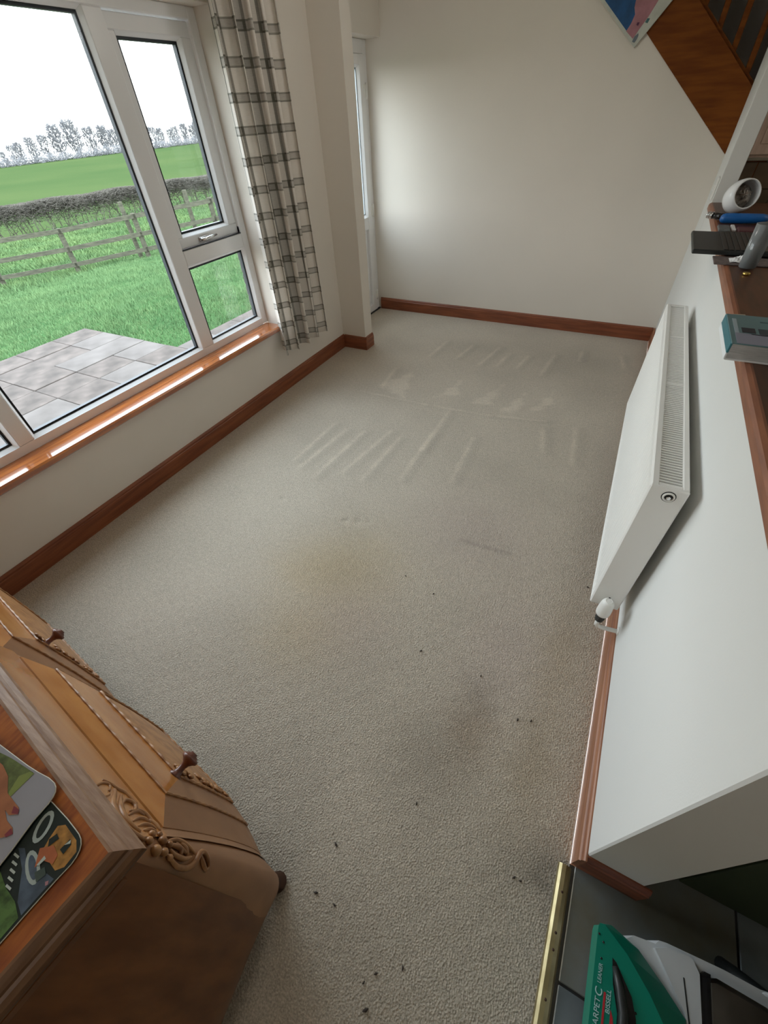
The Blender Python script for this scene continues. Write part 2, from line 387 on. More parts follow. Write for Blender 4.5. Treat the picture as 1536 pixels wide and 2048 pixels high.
WORLD = {}
def world(o): return WORLD.get(o.name, Vector((0,0,0)))
def link(name, data, parent, off):
    o = bpy.data.objects.new(name, data); COL.objects.link(o)
    off = Vector(off); WORLD[o.name] = off
    if parent is not None:
        o.parent = parent; o.location = off - world(parent)
    else:
        o.location = off
    return o
def tag(o, label=None, cat=None, group=None, kind=None):
    for k, v_ in (('label', label), ('category', cat), ('group', group), ('kind', kind)):
        if v_: o[k] = v_
    return o
def thing(name, base, label, cat, group=None):
    return tag(link(name, None, None, base), label, cat, group)
def part(name, mb, m, parent, label=None, kind=None, org=None):
    org = Vector(org) if org is not None else world(parent)
    o = link(name, mb.mesh(name, m, org), parent, org)
    return tag(o, label, None, None, kind)
def solo(name, mb, m, label, cat, base=(0,0,0), group=None):
    return tag(link(name, mb.mesh(name, m, base), None, base), label, cat, group)
def struct(name, mb, m, base=(0,0,0), label=None):
    return tag(link(name, mb.mesh(name, m, base), None, base), label, None, None, 'structure')
def piece(name, me, parent, loc):
    """one more object on a shared mesh, at world loc"""
    return link(name, me, parent, loc)
def box(a, b, c=0.0):
    return MB().cbox(a, b, c) if c else MB().box(a, b)

# ------------------------------------------------------------------ room constants
XL, XR, YF, YE, TH = -2.231, 0.363, 4.414, 0.361, 0.142
XW = -2.343                     # inner face of the window frame
XO = -2.53                      # outside face of the window wall
CZ = 2.42                       # ceiling
YB = -1.7                       # wall behind the camera
YP1, YP2, XB, XD, XLN = 3.335, 3.465, -1.991, -2.415, -2.283
HS = 0.114
WY0, WY1, WZ0, WZ1 = 0.02, 2.488, 0.498, 2.035

# ---- floor (carpet) with brushed pile and stains
def build_floor():
    nx, ny = 190, 440
    xs = np.linspace(-2.44, 0.345, nx); ys = np.linspace(YB, YF + 0.02, ny)
    X, Y = np.meshgrid(xs, ys, indexing='ij')
    wear_shade = np.ones((nx, ny, 3))
    SEG = [[(-1.33,2.11),(-1.372,1.537)],[(-1.457,2.073),(-1.513,1.581)],[(-1.579,2.107),(-1.589,1.632)],[(-1.157,2.183),(-1.23,1.651)],[(-1.064,2.126),(-1.084,1.639)],[(-0.883,2.266),(-0.867,1.734)],[(-0.878,2.578),(-0.865,2.059)],[(-0.608,2.32),(-0.581,1.836)],[(-0.013,2.697),(0.032,2.282)],[(-1.63,2.609),(-1.082,2.607)],[(-1.082,2.607),(-0.605,2.636)],[(-0.605,2.636),(-0.215,2.712)],[(-1.353,3.764),(-1.378,3.408)],[(-1.092,3.77),(-1.139,3.445)],[(-0.851,3.802),(-0.918,3.375)],[(-0.736,3.705),(-0.766,3.434)],[(-0.568,3.715),(-0.605,3.447)],[(-0.363,3.819),(-0.394,3.387)],[(-0.156,3.977),(-0.155,3.769)],[(0.154,3.988),(0.194,3.756)],[(-1.557,3.078),(-1.513,2.721)],[(-0.211,2.614),(-0.153,2.337)]]
    def segd(a, b):
        ax, ay = a; bx, by = b; dx, dy = bx-ax, by-ay
        t = np.clip(((X-ax)*dx+(Y-ay)*dy)/(dx*dx+dy*dy), 0, 1)
        return np.hypot(X-ax-t*dx, Y-ay-t*dy), t
    jit = 0.012*np.sin(Y*37+X*11)+0.008*np.sin(Y*83-X*31)
    for i, (a, b) in enumerate(SEG):
        d, t = segd(a, b)
        horiz = abs(a[0]-b[0]) > abs(a[1]-b[1])
        amp = 0.26 if horiz else 0.26
        prof = np.clip(1-np.maximum(d+jit*0.22, 0)/0.020, 0, 1) * (0.55+0.45*np.sin(np.clip(t, 0.05, 0.95)*PI))
        wear_shade += (amp*prof)[..., None]*np.array([1.0, 1.0, 0.98])
        d2, _ = segd((a[0]+0.05, a[1]), (b[0]+0.05, b[1]))
        wear_shade -= (0.09*np.clip(1-d2/0.04, 0, 1))[..., None]
    TRI = [[(-0.241,3.187),(-0.382,2.711),(-0.201,2.93)],[(-0.426,3.113),(-0.556,2.71),(-0.394,2.759)],[(-0.611,3.167),(-0.799,2.723),(-0.613,2.78)],[(-1.382,3.097),(-1.249,2.618),(-1.569,2.742)],[(-0.958,3.12),(-1.057,2.736),(-0.885,2.805)]]
    for tr in TRI:
        cx = sum(p[0] for p in tr)/3; cy = sum(p[1] for p in tr)/3
        s = None
        for k in range(3):
            (ax, ay), (bx, by) = tr[k], tr[(k+1) % 3]
            nx_, ny_ = by-ay, -(bx-ax); l = math.hypot(nx_, ny_); nx_ /= l; ny_ /= l
            if (cx-ax)*nx_+(cy-ay)*ny_ < 0: nx_, ny_ = -nx_, -ny_
            dd = (X-ax)*nx_+(Y-ay)*ny_; s = dd if s is None else np.minimum(s, dd)
        wear_shade += (0.19*np.clip((s+jit)/0.03, 0, 1))[..., None]*np.array([1.0, 1.0, 1.0])
    def blob(x, y, rx, ry, amp, tint=(1, 1, 1)):
        nonlocal wear_shade
        w_ = np.exp(-(((X-x+jit)/rx)**2+((Y-y+jit)/ry)**2))
        wear_shade = wear_shade*(1+amp*w_[..., None]*np.array(tint))
    blob(-0.80, 1.03, .26, .26, -0.10, (0.35, 0.8, 1.9)); blob(-1.0, 0.92, .2, .16, -0.07, (0.3, 0.8, 1.8))
    blob(-0.83, 0.60, .2, .16, -0.08, (0.3, 0.8, 1.8)); blob(-0.65, 0.76, .2, .2, -0.05, (0.6, 1.2, 0.8))
    blob(-0.03, 0.55, .09, .12, -0.26, (0.85, 1, 1.15)); blob(-0.04, 0.70, .08, .10, -0.17); blob(-0.18, 0.43, .13, .13, -0.13)
    blob(0.19, 0.55, .08, .2, -0.20, (0.85, 1, 1.25)); blob(0.20, 1.0, .08, .25, -0.13, (0.7, 1, 1.4)); blob(0.29, 0.29, .05, .07, -0.36)
    blob(0.20, 0.26, .10, .09, -0.16); blob(-0.07, 0.37, .14, .12, -0.10); blob(0.0, 0.9, .18, .3, -0.06, (0.8, 1.3, 0.7))
    blob(-0.3, 1.5, .35, .3, -0.05, (0.8, 1.3, .7)); blob(0.05, 3.45, .3, .5, -0.11); blob(-0.5, 3.75, .7, .25, -0.09); blob(-0.2, 2.0, .3, .4, -0.07)
    blob(-1.45, 1.2, .35, .35, 0.05); blob(-1.3, 0.35, .3, .3, 0.04, (1, 1, 1.1)); blob(-0.1, -0.1, .3, .2, -0.10)
    d, t = segd((-0.373, 1.413), (-0.118, 1.428)); wear_shade -= (0.20*np.clip(1-d/0.018, 0, 1))[..., None]
    # vertical dents pressed by furniture feet, shade and lit rim painted in
    Z = 0.0007*np.sin(X*61)*np.sin(Y*57)
    for (x, y, r) in [(-1.432, 1.298, .012), (-0.995, 1.295, .014), (-0.93, 1.322, .02), (-0.878, 1.338, .012)]:
        q = np.exp(-(((X-x)**2+(Y-y)**2)/r**2)); Z -= 0.006*q; wear_shade -= (0.22*q)[..., None]
        q2 = np.exp(-(((X-x-.02)**2+(Y-y+.015)**2)/(r*1.6)**2)); wear_shade += (0.10*q2)[..., None]
    wear_shade = np.clip(wear_shade, 0.3, 1.5)
    me = bpy.data.meshes.new('floor')
    V = np.stack([X, Y, Z], -1).reshape(-1, 3)
    I = np.arange(nx*ny).reshape(nx, ny)
    F = np.stack([I[:-1,:-1], I[1:,:-1], I[1:,1:], I[:-1,1:]], -1).reshape(-1, 4)
    me.from_pydata(V.tolist(), [], F.tolist())
    ca = me.color_attributes.new('wear_shade', 'FLOAT_COLOR', 'POINT')
    C4 = np.ones((nx*ny, 4), dtype=np.float32); C4[:, :3] = wear_shade.reshape(-1, 3)
    ca.data.foreach_set('color', C4.ravel())
    me.polygons.foreach_set('use_smooth', [True]*len(F))
    me.materials.append(M['carpet'])
    return tag(link('floor', me, None, (0,0,0)), 'beige short pile carpet with brush marks and faint stains', None, None, 'structure')
floor = build_floor()

# ---- kitchen floor of slate tiles
fk = struct('floor_kitchen', box((0.347, YB, -0.03), (3.2, YF, -0.006)), M['grout_dark'])
tile_me = {}
for nm in ('slate', 'slate_stain'):
    tile_me[nm] = MB().cbox((-0.198, -0.198, -0.006), (0.198, 0.198, 0.0), 0.002).mesh('tile', M[nm])
for i in range(5):
    for j in range(-2, 4):
        x, y = 0.56+0.402*i, 0.295+0.402*(j-1)
        piece('tile', tile_me['slate_stain' if (i, j) == (0, 1) else 'slate'], fk, (x, y, 0.0))

# ---- walls
def wall_left():
    b = MB()
    b.box((XO, YB, -0.5), (XL, WY0, CZ)); b.box((XO, WY0, -0.5), (XL, WY1, 0.461)); b.box((XO, WY0, WZ1), (XL, WY1, CZ))
    b.box((XO+0.10, WY1, -0.5), (XL, YP1, CZ)); b.box((XO+0.10, WY0-0.4, -0.5), (XO+0.11, WY0, CZ))
    b.box((XO+0.10, YP1, -0.5), (XD-0.0, YP2+0.01, CZ))
    return struct('wall_left', b, M['wall'])
wl = wall_left()
# the outer leaf of brick at the window's right jamb, built brick by brick
bh = 0.065
bm1 = MB().cbox((0, 0, 0), (0.045, 0.215, bh), 0.003).mesh('brick', M['brick'])
bm2 = MB().cbox((0, 0, 0), (0.045, 0.1025, bh), 0.003).mesh('brick', M['brick'])
bm = MB(); bm.box((XO+0.060, WY1+0.006, -0.5), (XO+0.0995, 3.33, CZ)); part('mortar', bm, M['mortar'], wl)
for k in range(36):
    z = -0.45+k*(bh+0.010)
    y = WY1-0.004
    if k % 2: piece('brick', bm2, wl, (XO+0.054, y, z)); y += 0.1125
    piece('brick', bm1, wl, (XO+0.054, y, z)); piece('brick', bm1, wl, (XO+0.054, y+0.225, z))

struct('wall_pier', box((XD, YP1, 0), (XB, YP2, CZ)), M['wall'])
struct('wall_lintel', box((XO, YP2, 2.032), (XLN, YF, CZ)), M['wall'])
# far wall with the sloping edge under the stair
SL = 0.869
struct('wall_far', MB().prism([(XO, YF, 0), (XR+0.2, YF, 0), (XR+0.2, YF, 1.105), (-0.948, YF, CZ), (XO, YF, CZ)], (0, 0.10, 0)), M['wall'])
struct('wall_right', box((XR, YE, 0), (XR+TH, 4.03, 1.024), 0.004), M['white_wall'])
struct('wall_nib', box((XR, 4.03, 0), (XR+0.098, YF, CZ), 0.003), M['white_wall'])
struct('wall_back', box((XO, YB-0.1, -0.5), (3.3, YB, CZ)), M['wall'])
struct('wall_kitchen_right', box((3.2, YB, -0.05), (3.3, 5.5, 4.0)), M['wall'])
struct('ceiling', box((XO, YB-0.1, CZ), (3.3, YF+0.1, CZ+0.15)), M['ceiling'])
struct('floor_stairwell', box((XO, YF+0.1, -0.1), (3.3, 5.55, 0.0)), M['grout_dark'])
struct('wall_stairwell', MB().box((XO, 5.45, 0), (3.3, 5.55, 4.0)).box((XO-0.02, YF+0.1, 0), (XO+0.08, 5.45, 4.0)).box((XO, YF+0.1, 4.0), (3.3, 5.55, 4.1)).box((XO, YF, CZ+0.15), (3.3, YF+0.1, 4.0)), M['wall'])

# kitchen end wall with tiles
wk = struct('wall_kitchen_far', box((XR+0.098, YF+0.002, 0), (3.2, YF+0.09, CZ)), M['grout'])
tm = MB().cbox((-0.072, -0.006, -0.072), (0.072, 0.006, 0.072), 0.002).mesh('tile', M['tile_wall'])
for i in range(8):
    for k in range(3):
        piece('tile', tm, wk, (XR+0.098+0.04+0.148*i, YF-0.002, 1.165-0.148*k+0.0))

# ---- skirting boards
def skirt_profile(t=0.016, h=HS):
    return [(0, 0), (t, 0), (t, h*0.80), (t*0.72, h*0.84), (t*0.78, h*0.90), (t*0.5, h*0.965), (t*0.25, h), (0, h)]
def skirt(name, p0, p1, nrm, m, label=None):
    """board from p0 to p1 (2D), projecting along nrm; mitred at neither end"""
    b = MB(); pr = skirt_profile()
    poly = [(p0[0]+nrm[0]*a, p0[1]+nrm[1]*a, z) for a, z in pr]
    b.prism(poly, (p1[0]-p0[0], p1[1]-p0[1], 0))
    return struct(name, b, m, label=label)
skirt('baseboard_left', (XL, YB), (XL, YP1), (1, 0), M['skirting'])
skirt('baseboard_pier', (XL+0.0165, YP1), (XB+0.016, YP1), (0, -1), M['skirting_x'])
skirt('baseboard_pier_side', (XB, YP1), (XB, YP2), (1, 0), M['skirting'])
skirt('baseboard_far', (XD+0.03, YF), (XR-0.017, YF), (0, -1), M['skirting_x'])
skirt('baseboard_right', (XR, YE-0.016), (XR, YF), (-1, 0), M['skirting_pale'])
skirt('baseboard_right_end', (XR, YE), (XR+TH+0.016, YE), (0, -1), M['skirting_x'])

# ---- window sill board
sb = MB().prism([(XW, 0.02, 0.461), (-2.199, 0.02, 0.461), (-2.191, 0.02, 0.469), (-2.191, 0.02, 0.490), (-2.199, 0.02, 0.498), (XW, 0.02, 0.498)], (0, 2.45, 0))
struct('trim_1', sb, M['sill'], label='varnished orange brown wooden sill board below the window')
# brass threshold
tb = MB().prism([(0.316, -0.9, 0.0), (0.319, -0.9, 0.006), (0.326, -0.9, 0.0105), (0.337, -0.9, 0.0115), (0.347, -0.9, 0.009), (0.353, -0.9, 0.0)], (0, 1.235, 0))
th = solo('threshold_strip', tb, M['brass'], 'worn brass threshold strip between beige carpet and grey slate tiles', 'threshold strip')
for y in (0.27, 0.18, 0.145, 0.05):
    part('screw', MB().lathe([(0.0035, 0), (0.003, 0.0015), (0.0, 0.0018)], (0.336, y, 0.0112), seg=8), M['footwood'], th)

# ------------------------------------------------------------------ window
win = struct('window_1', MB().box((XW-0.07, WY0, WZ0), (XW, WY0+0.055, WZ1)), M['upvc'], label='white plastic framed window of fixed lights and one opening light')
FY0, FY1 = 0.055, 2.432         # inner edges of outer frame
M1a, M1b, M2a, M2b = 0.630, 0.702, 1.832, 1.930
TZ0, TZ1 = 1.000, 1.078
def fr(name, a, b): return part(name, MB().cbox((XW-0.07, *a), (XW, *b), 0.004), M['upvc'], win)
fr('frame', (FY1, WZ0), (WY1, WZ1)); part('frame', MB().box((XW-0.07, 0.0755, WZ0), (XW, FY1, 0.541)), M['upvc'], win); fr('frame', (0.0755, 1.990), (FY1, WZ1))
fr('mullion', (M1a, 0.541), (M1b, 1.990)); fr('mullion', (M2a, 0.541), (M2b, 1.990))
fr('transom', (M2b, TZ0), (FY1, TZ1)); fr('transom', (0.0755, TZ0), (M1a, TZ1))
def lite(parent, y0, y1, z0, z1, x=XW, sp='rubber'):
    """sloping bead, dark spacer and pane of one light"""
    b = MB(); w_ = 0.014
    o = [(y0, z0), (y1, z0), (y1, z1), (y0, z1)]; i_ = [(y0+w_, z0+w_), (y1-w_, z0+w_), (y1-w_, z1-w_), (y0+w_, z1-w_)]
    for k in range(4):
        k2 = (k+1) % 4
        b.add([(x-0.002, *o[k]), (x-0.002, *o[k2]), (x-0.020, *i_[k2]), (x-0.020, *i_[k]), (x-0.05, *o[k]), (x-0.05, *o[k2]), (x-0.05, *i_[k2]), (x-0.05, *i_[k])],
              [(0,1,2,3), (7,6,5,4), (3,2,6,7), (0,4,5,1)])
    part('bead', b, M['upvc'], parent)
    g = MB(); yy0, yy1, zz0, zz1 = y0+w_, y1-w_, z0+w_, z1-w_; t = 0.011
    for (a, c) in (((yy0, zz0), (yy1, zz0+t)), ((yy0, zz1-t), (yy1, zz1)), ((yy0, zz0+t), (yy0+t, zz1-t)), ((yy1-t, zz0+t), (yy1, zz1-t))):
        g.box((x-0.047, *a), (x-0.024, *c))
    part('spacer', g, M[sp], parent)
    part('pane', MB().box((x-0.028, yy0, zz0), (x-0.024, yy1, zz1)), M['glass'], parent)
lite(win, M1b, M2a, 0.541, 1.990)
lite(win, M2b, FY1, 0.541, TZ0)
lite(win, 0.0755, M1a, 0.541, TZ0)
lite(win, 0.0755, M1a, TZ1, 1.990)
# opening light
sash = MB(); xs_ = XW-0.022
sy0, sy1, sz0, sz1 = M2b-0.004, FY1+0.006, TZ1+0.004, 1.986
for a, c in (((sy0, sz0), (sy1, sz0+0.052)), ((sy0, sz1-0.056), (sy1, sz1)), ((sy0, sz0+0.052), (sy0+0.052, sz1-0.056)), ((sy1-0.070, sz0+0.052), (sy1, sz1-0.056))):
    sash.cbox((xs_-0.055, *a), (xs_, *c), 0.004)
so = part('sash', sash, M['upvc'], win)
lite(so, sy0+0.052, sy1-0.070, sz0+0.052, sz1-0.056, xs_)
gs = MB()
gs.box((xs_-0.01, sy1, sz0), (XW-0.001, sy1+0.004, sz1)); gs.box((xs_, sy0, sz0-0.004), (XW-0.001, sy1, sz0)); gs.box((xs_-0.01, sy1-0.002, sz0-0.003), (xs_+0.015, sy1+0.003, sz0+0.03))
part('gasket', gs, M['rubber'], so)
hd = MB(); hz = sz0+0.026; hy = 2.10
hd.cbox((xs_, hy-0.012, hz-0.012), (xs_+0.008, hy+0.075, hz+0.012), 0.003)
hd.tube([(xs_+0.006, hy, hz), (xs_+0.028, hy, hz), (xs_+0.034, hy+0.015, hz), (xs_+0.034, hy+0.06, hz+0.003), (xs_+0.03, hy+0.115, hz+0.004)], [0.008, 0.008, 0.008, 0.0075, 0.005], 8)
part('handle', hd, M['chrome'], so, 'chrome lever handle')
part('hinge', MB().cbox((xs_-0.004, sy1-0.006, sz0-0.002), (xs_+0.016, sy1+0.008, sz0+0.035), 0.002), M['plastic_white'], so)

# ------------------------------------------------------------------ glazed door in the recess
d1 = struct('door_1', MB().cbox((XD-0.065, YP2+0.005, 0.0), (XD, YP2+0.065, 2.031), 0.003), M['upvc'], label='white plastic door with long glazed upper panel')
part('frame', MB().cbox((XD-0.065, YF-0.06, 0.0), (XD, YF-0.001, 2.031), 0.003), M['upvc'], d1)
part('frame', MB().cbox((XD-0.065, YP2+0.065, 1.95), (XD, YF-0.06, 2.031), 0.003), M['upvc'], d1)
dl = MB(); DY0, DY1 = YP2+0.068, YF-0.063
GY0, GY1 = DY0+0.10, DY1-0.085
for a, c in (((DY0, 0.012), (GY0, 1.948)), ((GY1, 0.012), (DY1, 1.948)), ((GY0, 0.012), (GY1, 0.085)), ((GY0, 0.775), (GY1, 0.880)), ((GY0, 1.888), (GY1, 1.948))):
    dl.cbox((XD-0.055, *a), (XD+0.012, *c), 0.004)
lf = part('leaf', dl, M['upvc'], d1)
lite(lf, GY0, GY1, 0.880, 1.888, XD+0.010, 'spacer')
pn = MB(); pn.cbox((XD-0.045, GY0, 0.085), (XD-0.014, GY1, 0.775), 0.003); pn.cbox((XD-0.016, GY0+0.03, 0.115), (XD-0.006, GY1-0.03, 0.745), 0.005)
part('lower_panel', pn, M['upvc'], lf)
for z in (1.74, 0.92, 0.16):
    hb = MB().tube([(XD+0.015, DY1+0.004, z-0.05), (XD+0.015, DY1+0.004, z+0.05)], 0.011, 10); hb.cbox((XD, DY1-0.03, z-0.04), (XD+0.016, DY1+0.035, z+0.04), 0.002)
    part('hinge', hb, M['plastic_white'], d1)
part('doorstep', MB().box((XD-0.06, YP2+0.005, 0.0), (XD+0.02, YF-0.01, 0.012)), M['rubber'], d1)

# ------------------------------------------------------------------ curtain on a pole
def curtain():
    t = thing('check_curtain', (-2.13, 2.64, 0.31), 'off-white curtain with grey check hanging beside the window', 'curtain')
    nu, nv = 200, 40; zb, zt_ = 0.318, 2.27
    P = []; UVs = []
    for i in range(nu+1):
        s = i/nu; row = []
        for j in range(nv+1):
            q = j/nv; z = zb+(zt_-zb)*q
            fl = 1-q
            y0 = 2.368-0.006*fl; y1 = 2.862+0.062*fl
            ph = 2*PI*(s*4.35+0.10)+0.5*math.sin(3.1*s+1.5*q)*fl
            amp = 0.030+0.020*math.sin(2.1*s+0.6)
            x = -2.137+0.022*(s-0.5)+amp*math.sin(ph)+0.010*math.sin(2.3*ph+1.1)*(0.4+0.6*fl)
            y = y0+(y1-y0)*s+0.016*math.sin(2*ph+0.4)+0.010*math.cos(ph)
            if j == 0: z -= 0.006*math.sin(ph*1.0+1)
            row.append((x, y, z)); UVs.append((s*1.02+0.03, z))
        P.append(row)
    b = MB().grid(P)
    me = b.mesh('cloth', M['plaid'], (-2.13, 2.64, 0.31))
    uvl = me.uv_layers.new(name='UVMap')
    for lp in me.loops: uvl.data[lp.index].uv = UVs[lp.vertex_index]
    o = link('cloth', me, t, (-2.13, 2.64, 0.31))
    md = o.modifiers.new('thick', 'SOLIDIFY'); md.thickness = 0.0022; md.offset = 0
    hk = MB()
    for k in range(6):
        y = 2.40+0.088*k
        hk.tube([(-2.13+0.021*math.cos(a), y, 2.297+0.024*math.sin(a)) for a in np.linspace(-PI/2, 1.5*PI, 17)], 0.003, 6, cap=False)
    part('ring', hk, M['chrome'], t, kind='stuff')
    p = thing('curtain_pole', (-2.13, 2.3, 2.297), 'slim metal pole carrying the grey check curtain', 'curtain pole')
    part('rod', MB().tube([(-2.13, -0.2, 2.302), (-2.13, 3.05, 2.302)], 0.011, 12), M['chrome'], p)
    part('finial', MB().ball((-2.13, 3.07, 2.302), 0.022, 12, 8), M['chrome'], p)
    for y in (0.0, 2.98):
        part('bracket', MB().tube([(-2.13, y, 2.293), (-2.17, y, 2.288), (XL+0.004, y, 2.288)], 0.007, 8).lathe([(0.022, 0), (0.022, 0.006), (0.01, 0.008)], (XL, y, 2.288), (1, 0, 0), 14), M['chrome'], p)
curtain()

# ------------------------------------------------------------------ radiator
def radiator():
    x0, x1, y0, y1, z0, z1 = 0.233, 0.330, 1.128, 2.734, 0.2165, 0.807
    r = thing('panel_radiator', (x1, (y0+y1)/2, z0), 'white double panel radiator with slotted top grille on the low wall', 'radiator')
    # fluted front panel: profile across y
    n = 47; prof = []
    pit = (y1-y0-0.06)/n
    prof.append((x0+0.004, y0+0.004)); prof.append((x0+0.004, y0+0.03))
    for k in range(n):
        ya = y0+0.03+pit*k
        prof += [(x0+0.004, ya+pit*0.10), (x0+0.0095, ya+pit*0.30), (x0+0.0095, ya+pit*0.70), (x0+0.004, ya+pit*0.90)]
    prof += [(x0+0.004, y1-0.004)]
    b = MB()
    zz = [z0+0.012, z0+0.03, z1-0.06, z1-0.035]
    P = []
    for (x, y) in prof:
        P.append([(x0+0.004, y, zz[0]), (x, y, zz[1]), (x, y, zz[2]), (x0+0.004, y, zz[3])])
    b.grid(P, smooth=False, flip=False)
    b.cbox((x0, y0+0.002, z1-0.036), (x0+0.018, y1-0.002, z1-0.004), 0.004)
    b.cbox((x0, y0+0.002, z0), (x0+0.016, y1-0.002, z0+0.0125), 0.003)
    b.box((x0+0.0105, y0+0.004, z0+0.012), (x0+0.016, y1-0.004, z1-0.036))
    part('front_panel', b, M['rad'], r)
    b = MB().cbox((x1-0.016, y0+0.002, z0), (x1, y1-0.002, z1-0.004), 0.005)
    part('back_panel', b, M['rad'], r)
    part('convector_fins', MB().grid([[(x0+0.024+0.024*(k % 2 > 0)+0.0, y0+0.02+0.012*k, z0+0.01), (x0+0.024+0.024*(k % 2 > 0), y0+0.02+0.012*k, z1-0.03)] for k in range(131)], smooth=False), M['rad_dark'], r, kind='stuff')  # near-black fins put the shade inside the slots into their colour
    for (ya, yb) in ((y0-0.001, y0+0.012), (y1-0.012, y1+0.001)):
        part('end_panel', MB().cbox((x0-0.001, ya, z0+0.002), (x1+0.001, yb, z1), 0.004), M['rad'], r)
    g = MB()
    g.cbox((x0+0.001, y0+0.008, z1-0.010), (x0+0.020, y1-0.008, z1+0.001), 0.003); g.cbox((x1-0.018, y0+0.008, z1-0.010), (x1, y1-0.008, z1+0.001), 0.003)
    g.cbox((x0+0.019, y0+0.008, z1-0.010), (x1-0.017, y0+0.024, z1), 0.002); g.cbox((x0+0.019, y1-0.03, z1-0.010), (x1-0.017, y1-0.008, z1), 0.002)
    for yc in (1.80, 2.28): g.cbox((x0+0.019, yc-0.006, z1-0.010), (x1-0.017, yc+0.006, z1), 0.002)
    go = part('grille', g, M['rad'], r)
    sm_ = MB().cbox((0, -0.0031, -0.008), (x1-0.017-x0-0.019, 0.0031, 0), 0.0015).mesh('slat', M['rad'])
    y = y0+0.024+0.011
    while y < y1-0.036:
        if min(abs(y-1.80), abs(y-2.28)) > 0.010: piece('slat', sm_, go, (x0+0.019, y, z1-0.001))
        y += 0.0136
    vp = part('vent_plug', MB().lathe([(0.016, 0), (0.016, 0.004), (0.0135, 0.006), (0.0115, 0.006), (0.011, 0.002), (0.0, 0.002)], (0.287, y0, 0.780), (0, -1, 0), 22), M['plastic_white'], r)
    part('vent_pin', MB().lathe([(0.0065, 0), (0.0065, 0.007), (0.004, 0.009), (0.0, 0.009)], (0.287, y0-0.001, 0.779), (0, -1, 0), 6, smooth=False), M['chrome'], vp, 'small metal bleed pin')
    part('vent_ring', MB().lathe([(0.0185, 0), (0.0185, 0.0015), (0.016, 0.0016)], (0.287, y0-0.0005, 0.780), (0, -1, 0), 22), M['rad_dark'], r)
    # thermostatic valve, connector and pipe at the near end
    vx, vy = 0.281, 1.088
    tv = part('thermostatic_valve', MB().lathe([(0.018, 0.222), (0.0235, 0.227), (0.0250, 0.238), (0.0243, 0.262), (0.0222, 0.288), (0.0185, 0.300), (0.0135, 0.304), (0.006, 0.3055), (0.0, 0.3058)], (vx, vy, 0), seg=22), M['plastic_white'], r)
    part('dial_ring', MB().tube([(vx+0.0115*math.cos(a), vy+0.0115*math.sin(a), 0.3045) for a in np.linspace(0, 2*PI, 23)], 0.0014, 6, cap=False), M['rad'], tv)
    part('dial_mark', MB().box((vx-0.003, vy+0.0145, 0.3000), (vx+0.003, vy+0.0185, 0.3040)), M['rad_dark'], tv)
    part('valve_body', MB().lathe([(0.011, 0.182), (0.015, 0.184), (0.015, 0.196), (0.0175, 0.198), (0.0175, 0.214), (0.016, 0.224)], (vx, vy, 0), seg=10, smooth=False).tube([(vx, vy, 0.206), (vx, y0+0.01, 0.222)], 0.0075, 10), M['rad_dark'], r, 'dark metal valve body')
    part('pipe', MB().tube([(vx, vy, 0.190), (vx, vy, 0.158)] + [(vx+0.022*(1-math.cos(a)), vy+0.002*a, 0.158-0.022*math.sin(a)) for a in np.linspace(0.2, PI/2, 6)] + [(XR+0.005, vy+0.012, 0.136)], 0.0085, 12), M['plastic_white'], r)
    part('pipe_collar', MB().lathe([(0.016, 0), (0.016, 0.003), (0.010, 0.006)], (XR, vy+0.012, 0.136), (-1, 0, 0), 16), M['rad'], r)
    for y in (1.4, 2.45):
        part('bracket', MB().cbox((x1-0.002, y-0.02, z0+0.08), (XR, y+0.02, z1-0.08), 0.002), M['rad'], r)
radiator()

# ------------------------------------------------------------------ stair against the far wall
def stair():
    t = thing('staircase', (-0.3, YF+0.1, 0.0), 'brown stained wooden stair with deep stringer and square balusters', 'staircase')
    lo = lambda x: 1.268-SL*(x-0.377)
    hi = lambda x: lo(x)+0.327
    xa, xb = 0.62, -1.05
    part('stringer', MB().prism([(xa, YF-0.006, lo(xa)), (xa, YF-0.006, hi(xa)), (xb, YF-0.006, hi(xb)), (xb, YF-0.006, lo(xb))], (0, 0.034, 0)), M['pine'], t)
    part('base_rail', MB().prism([(xa, YF+0.020, hi(xa)-0.004), (xa, YF+0.020, hi(xa)+0.022), (xb, YF+0.020, hi(xb)+0.022), (xb, YF+0.020, hi(xb)-0.004)], (0, 0.06, 0)), M['pine'], t)
    for k in range(14):
        x = 0.545-0.1185*k
        part('baluster', MB().cbox((x-0.016, YF+0.034, hi(x)-0.01), (x+0.016, YF+0.066, hi(x)+0.80), 0.003), M['pine'], t)
    part('handrail', MB().prism([(xa, YF+0.02, hi(xa)+0.79), (xa, YF+0.02, hi(xa)+0.85), (xb, YF+0.02, hi(xb)+0.85), (xb, YF+0.02, hi(xb)+0.79)], (0, 0.06, 0)), M['pine'], t)
    for k in range(9):
        x = 0.62-0.23*k; z = lo(x)+0.20
        part('tread', MB().cbox((x-0.25, YF+0.034, z-0.03), (x+0.02, 5.44, z), 0.004), M['pine'], t)
stair()

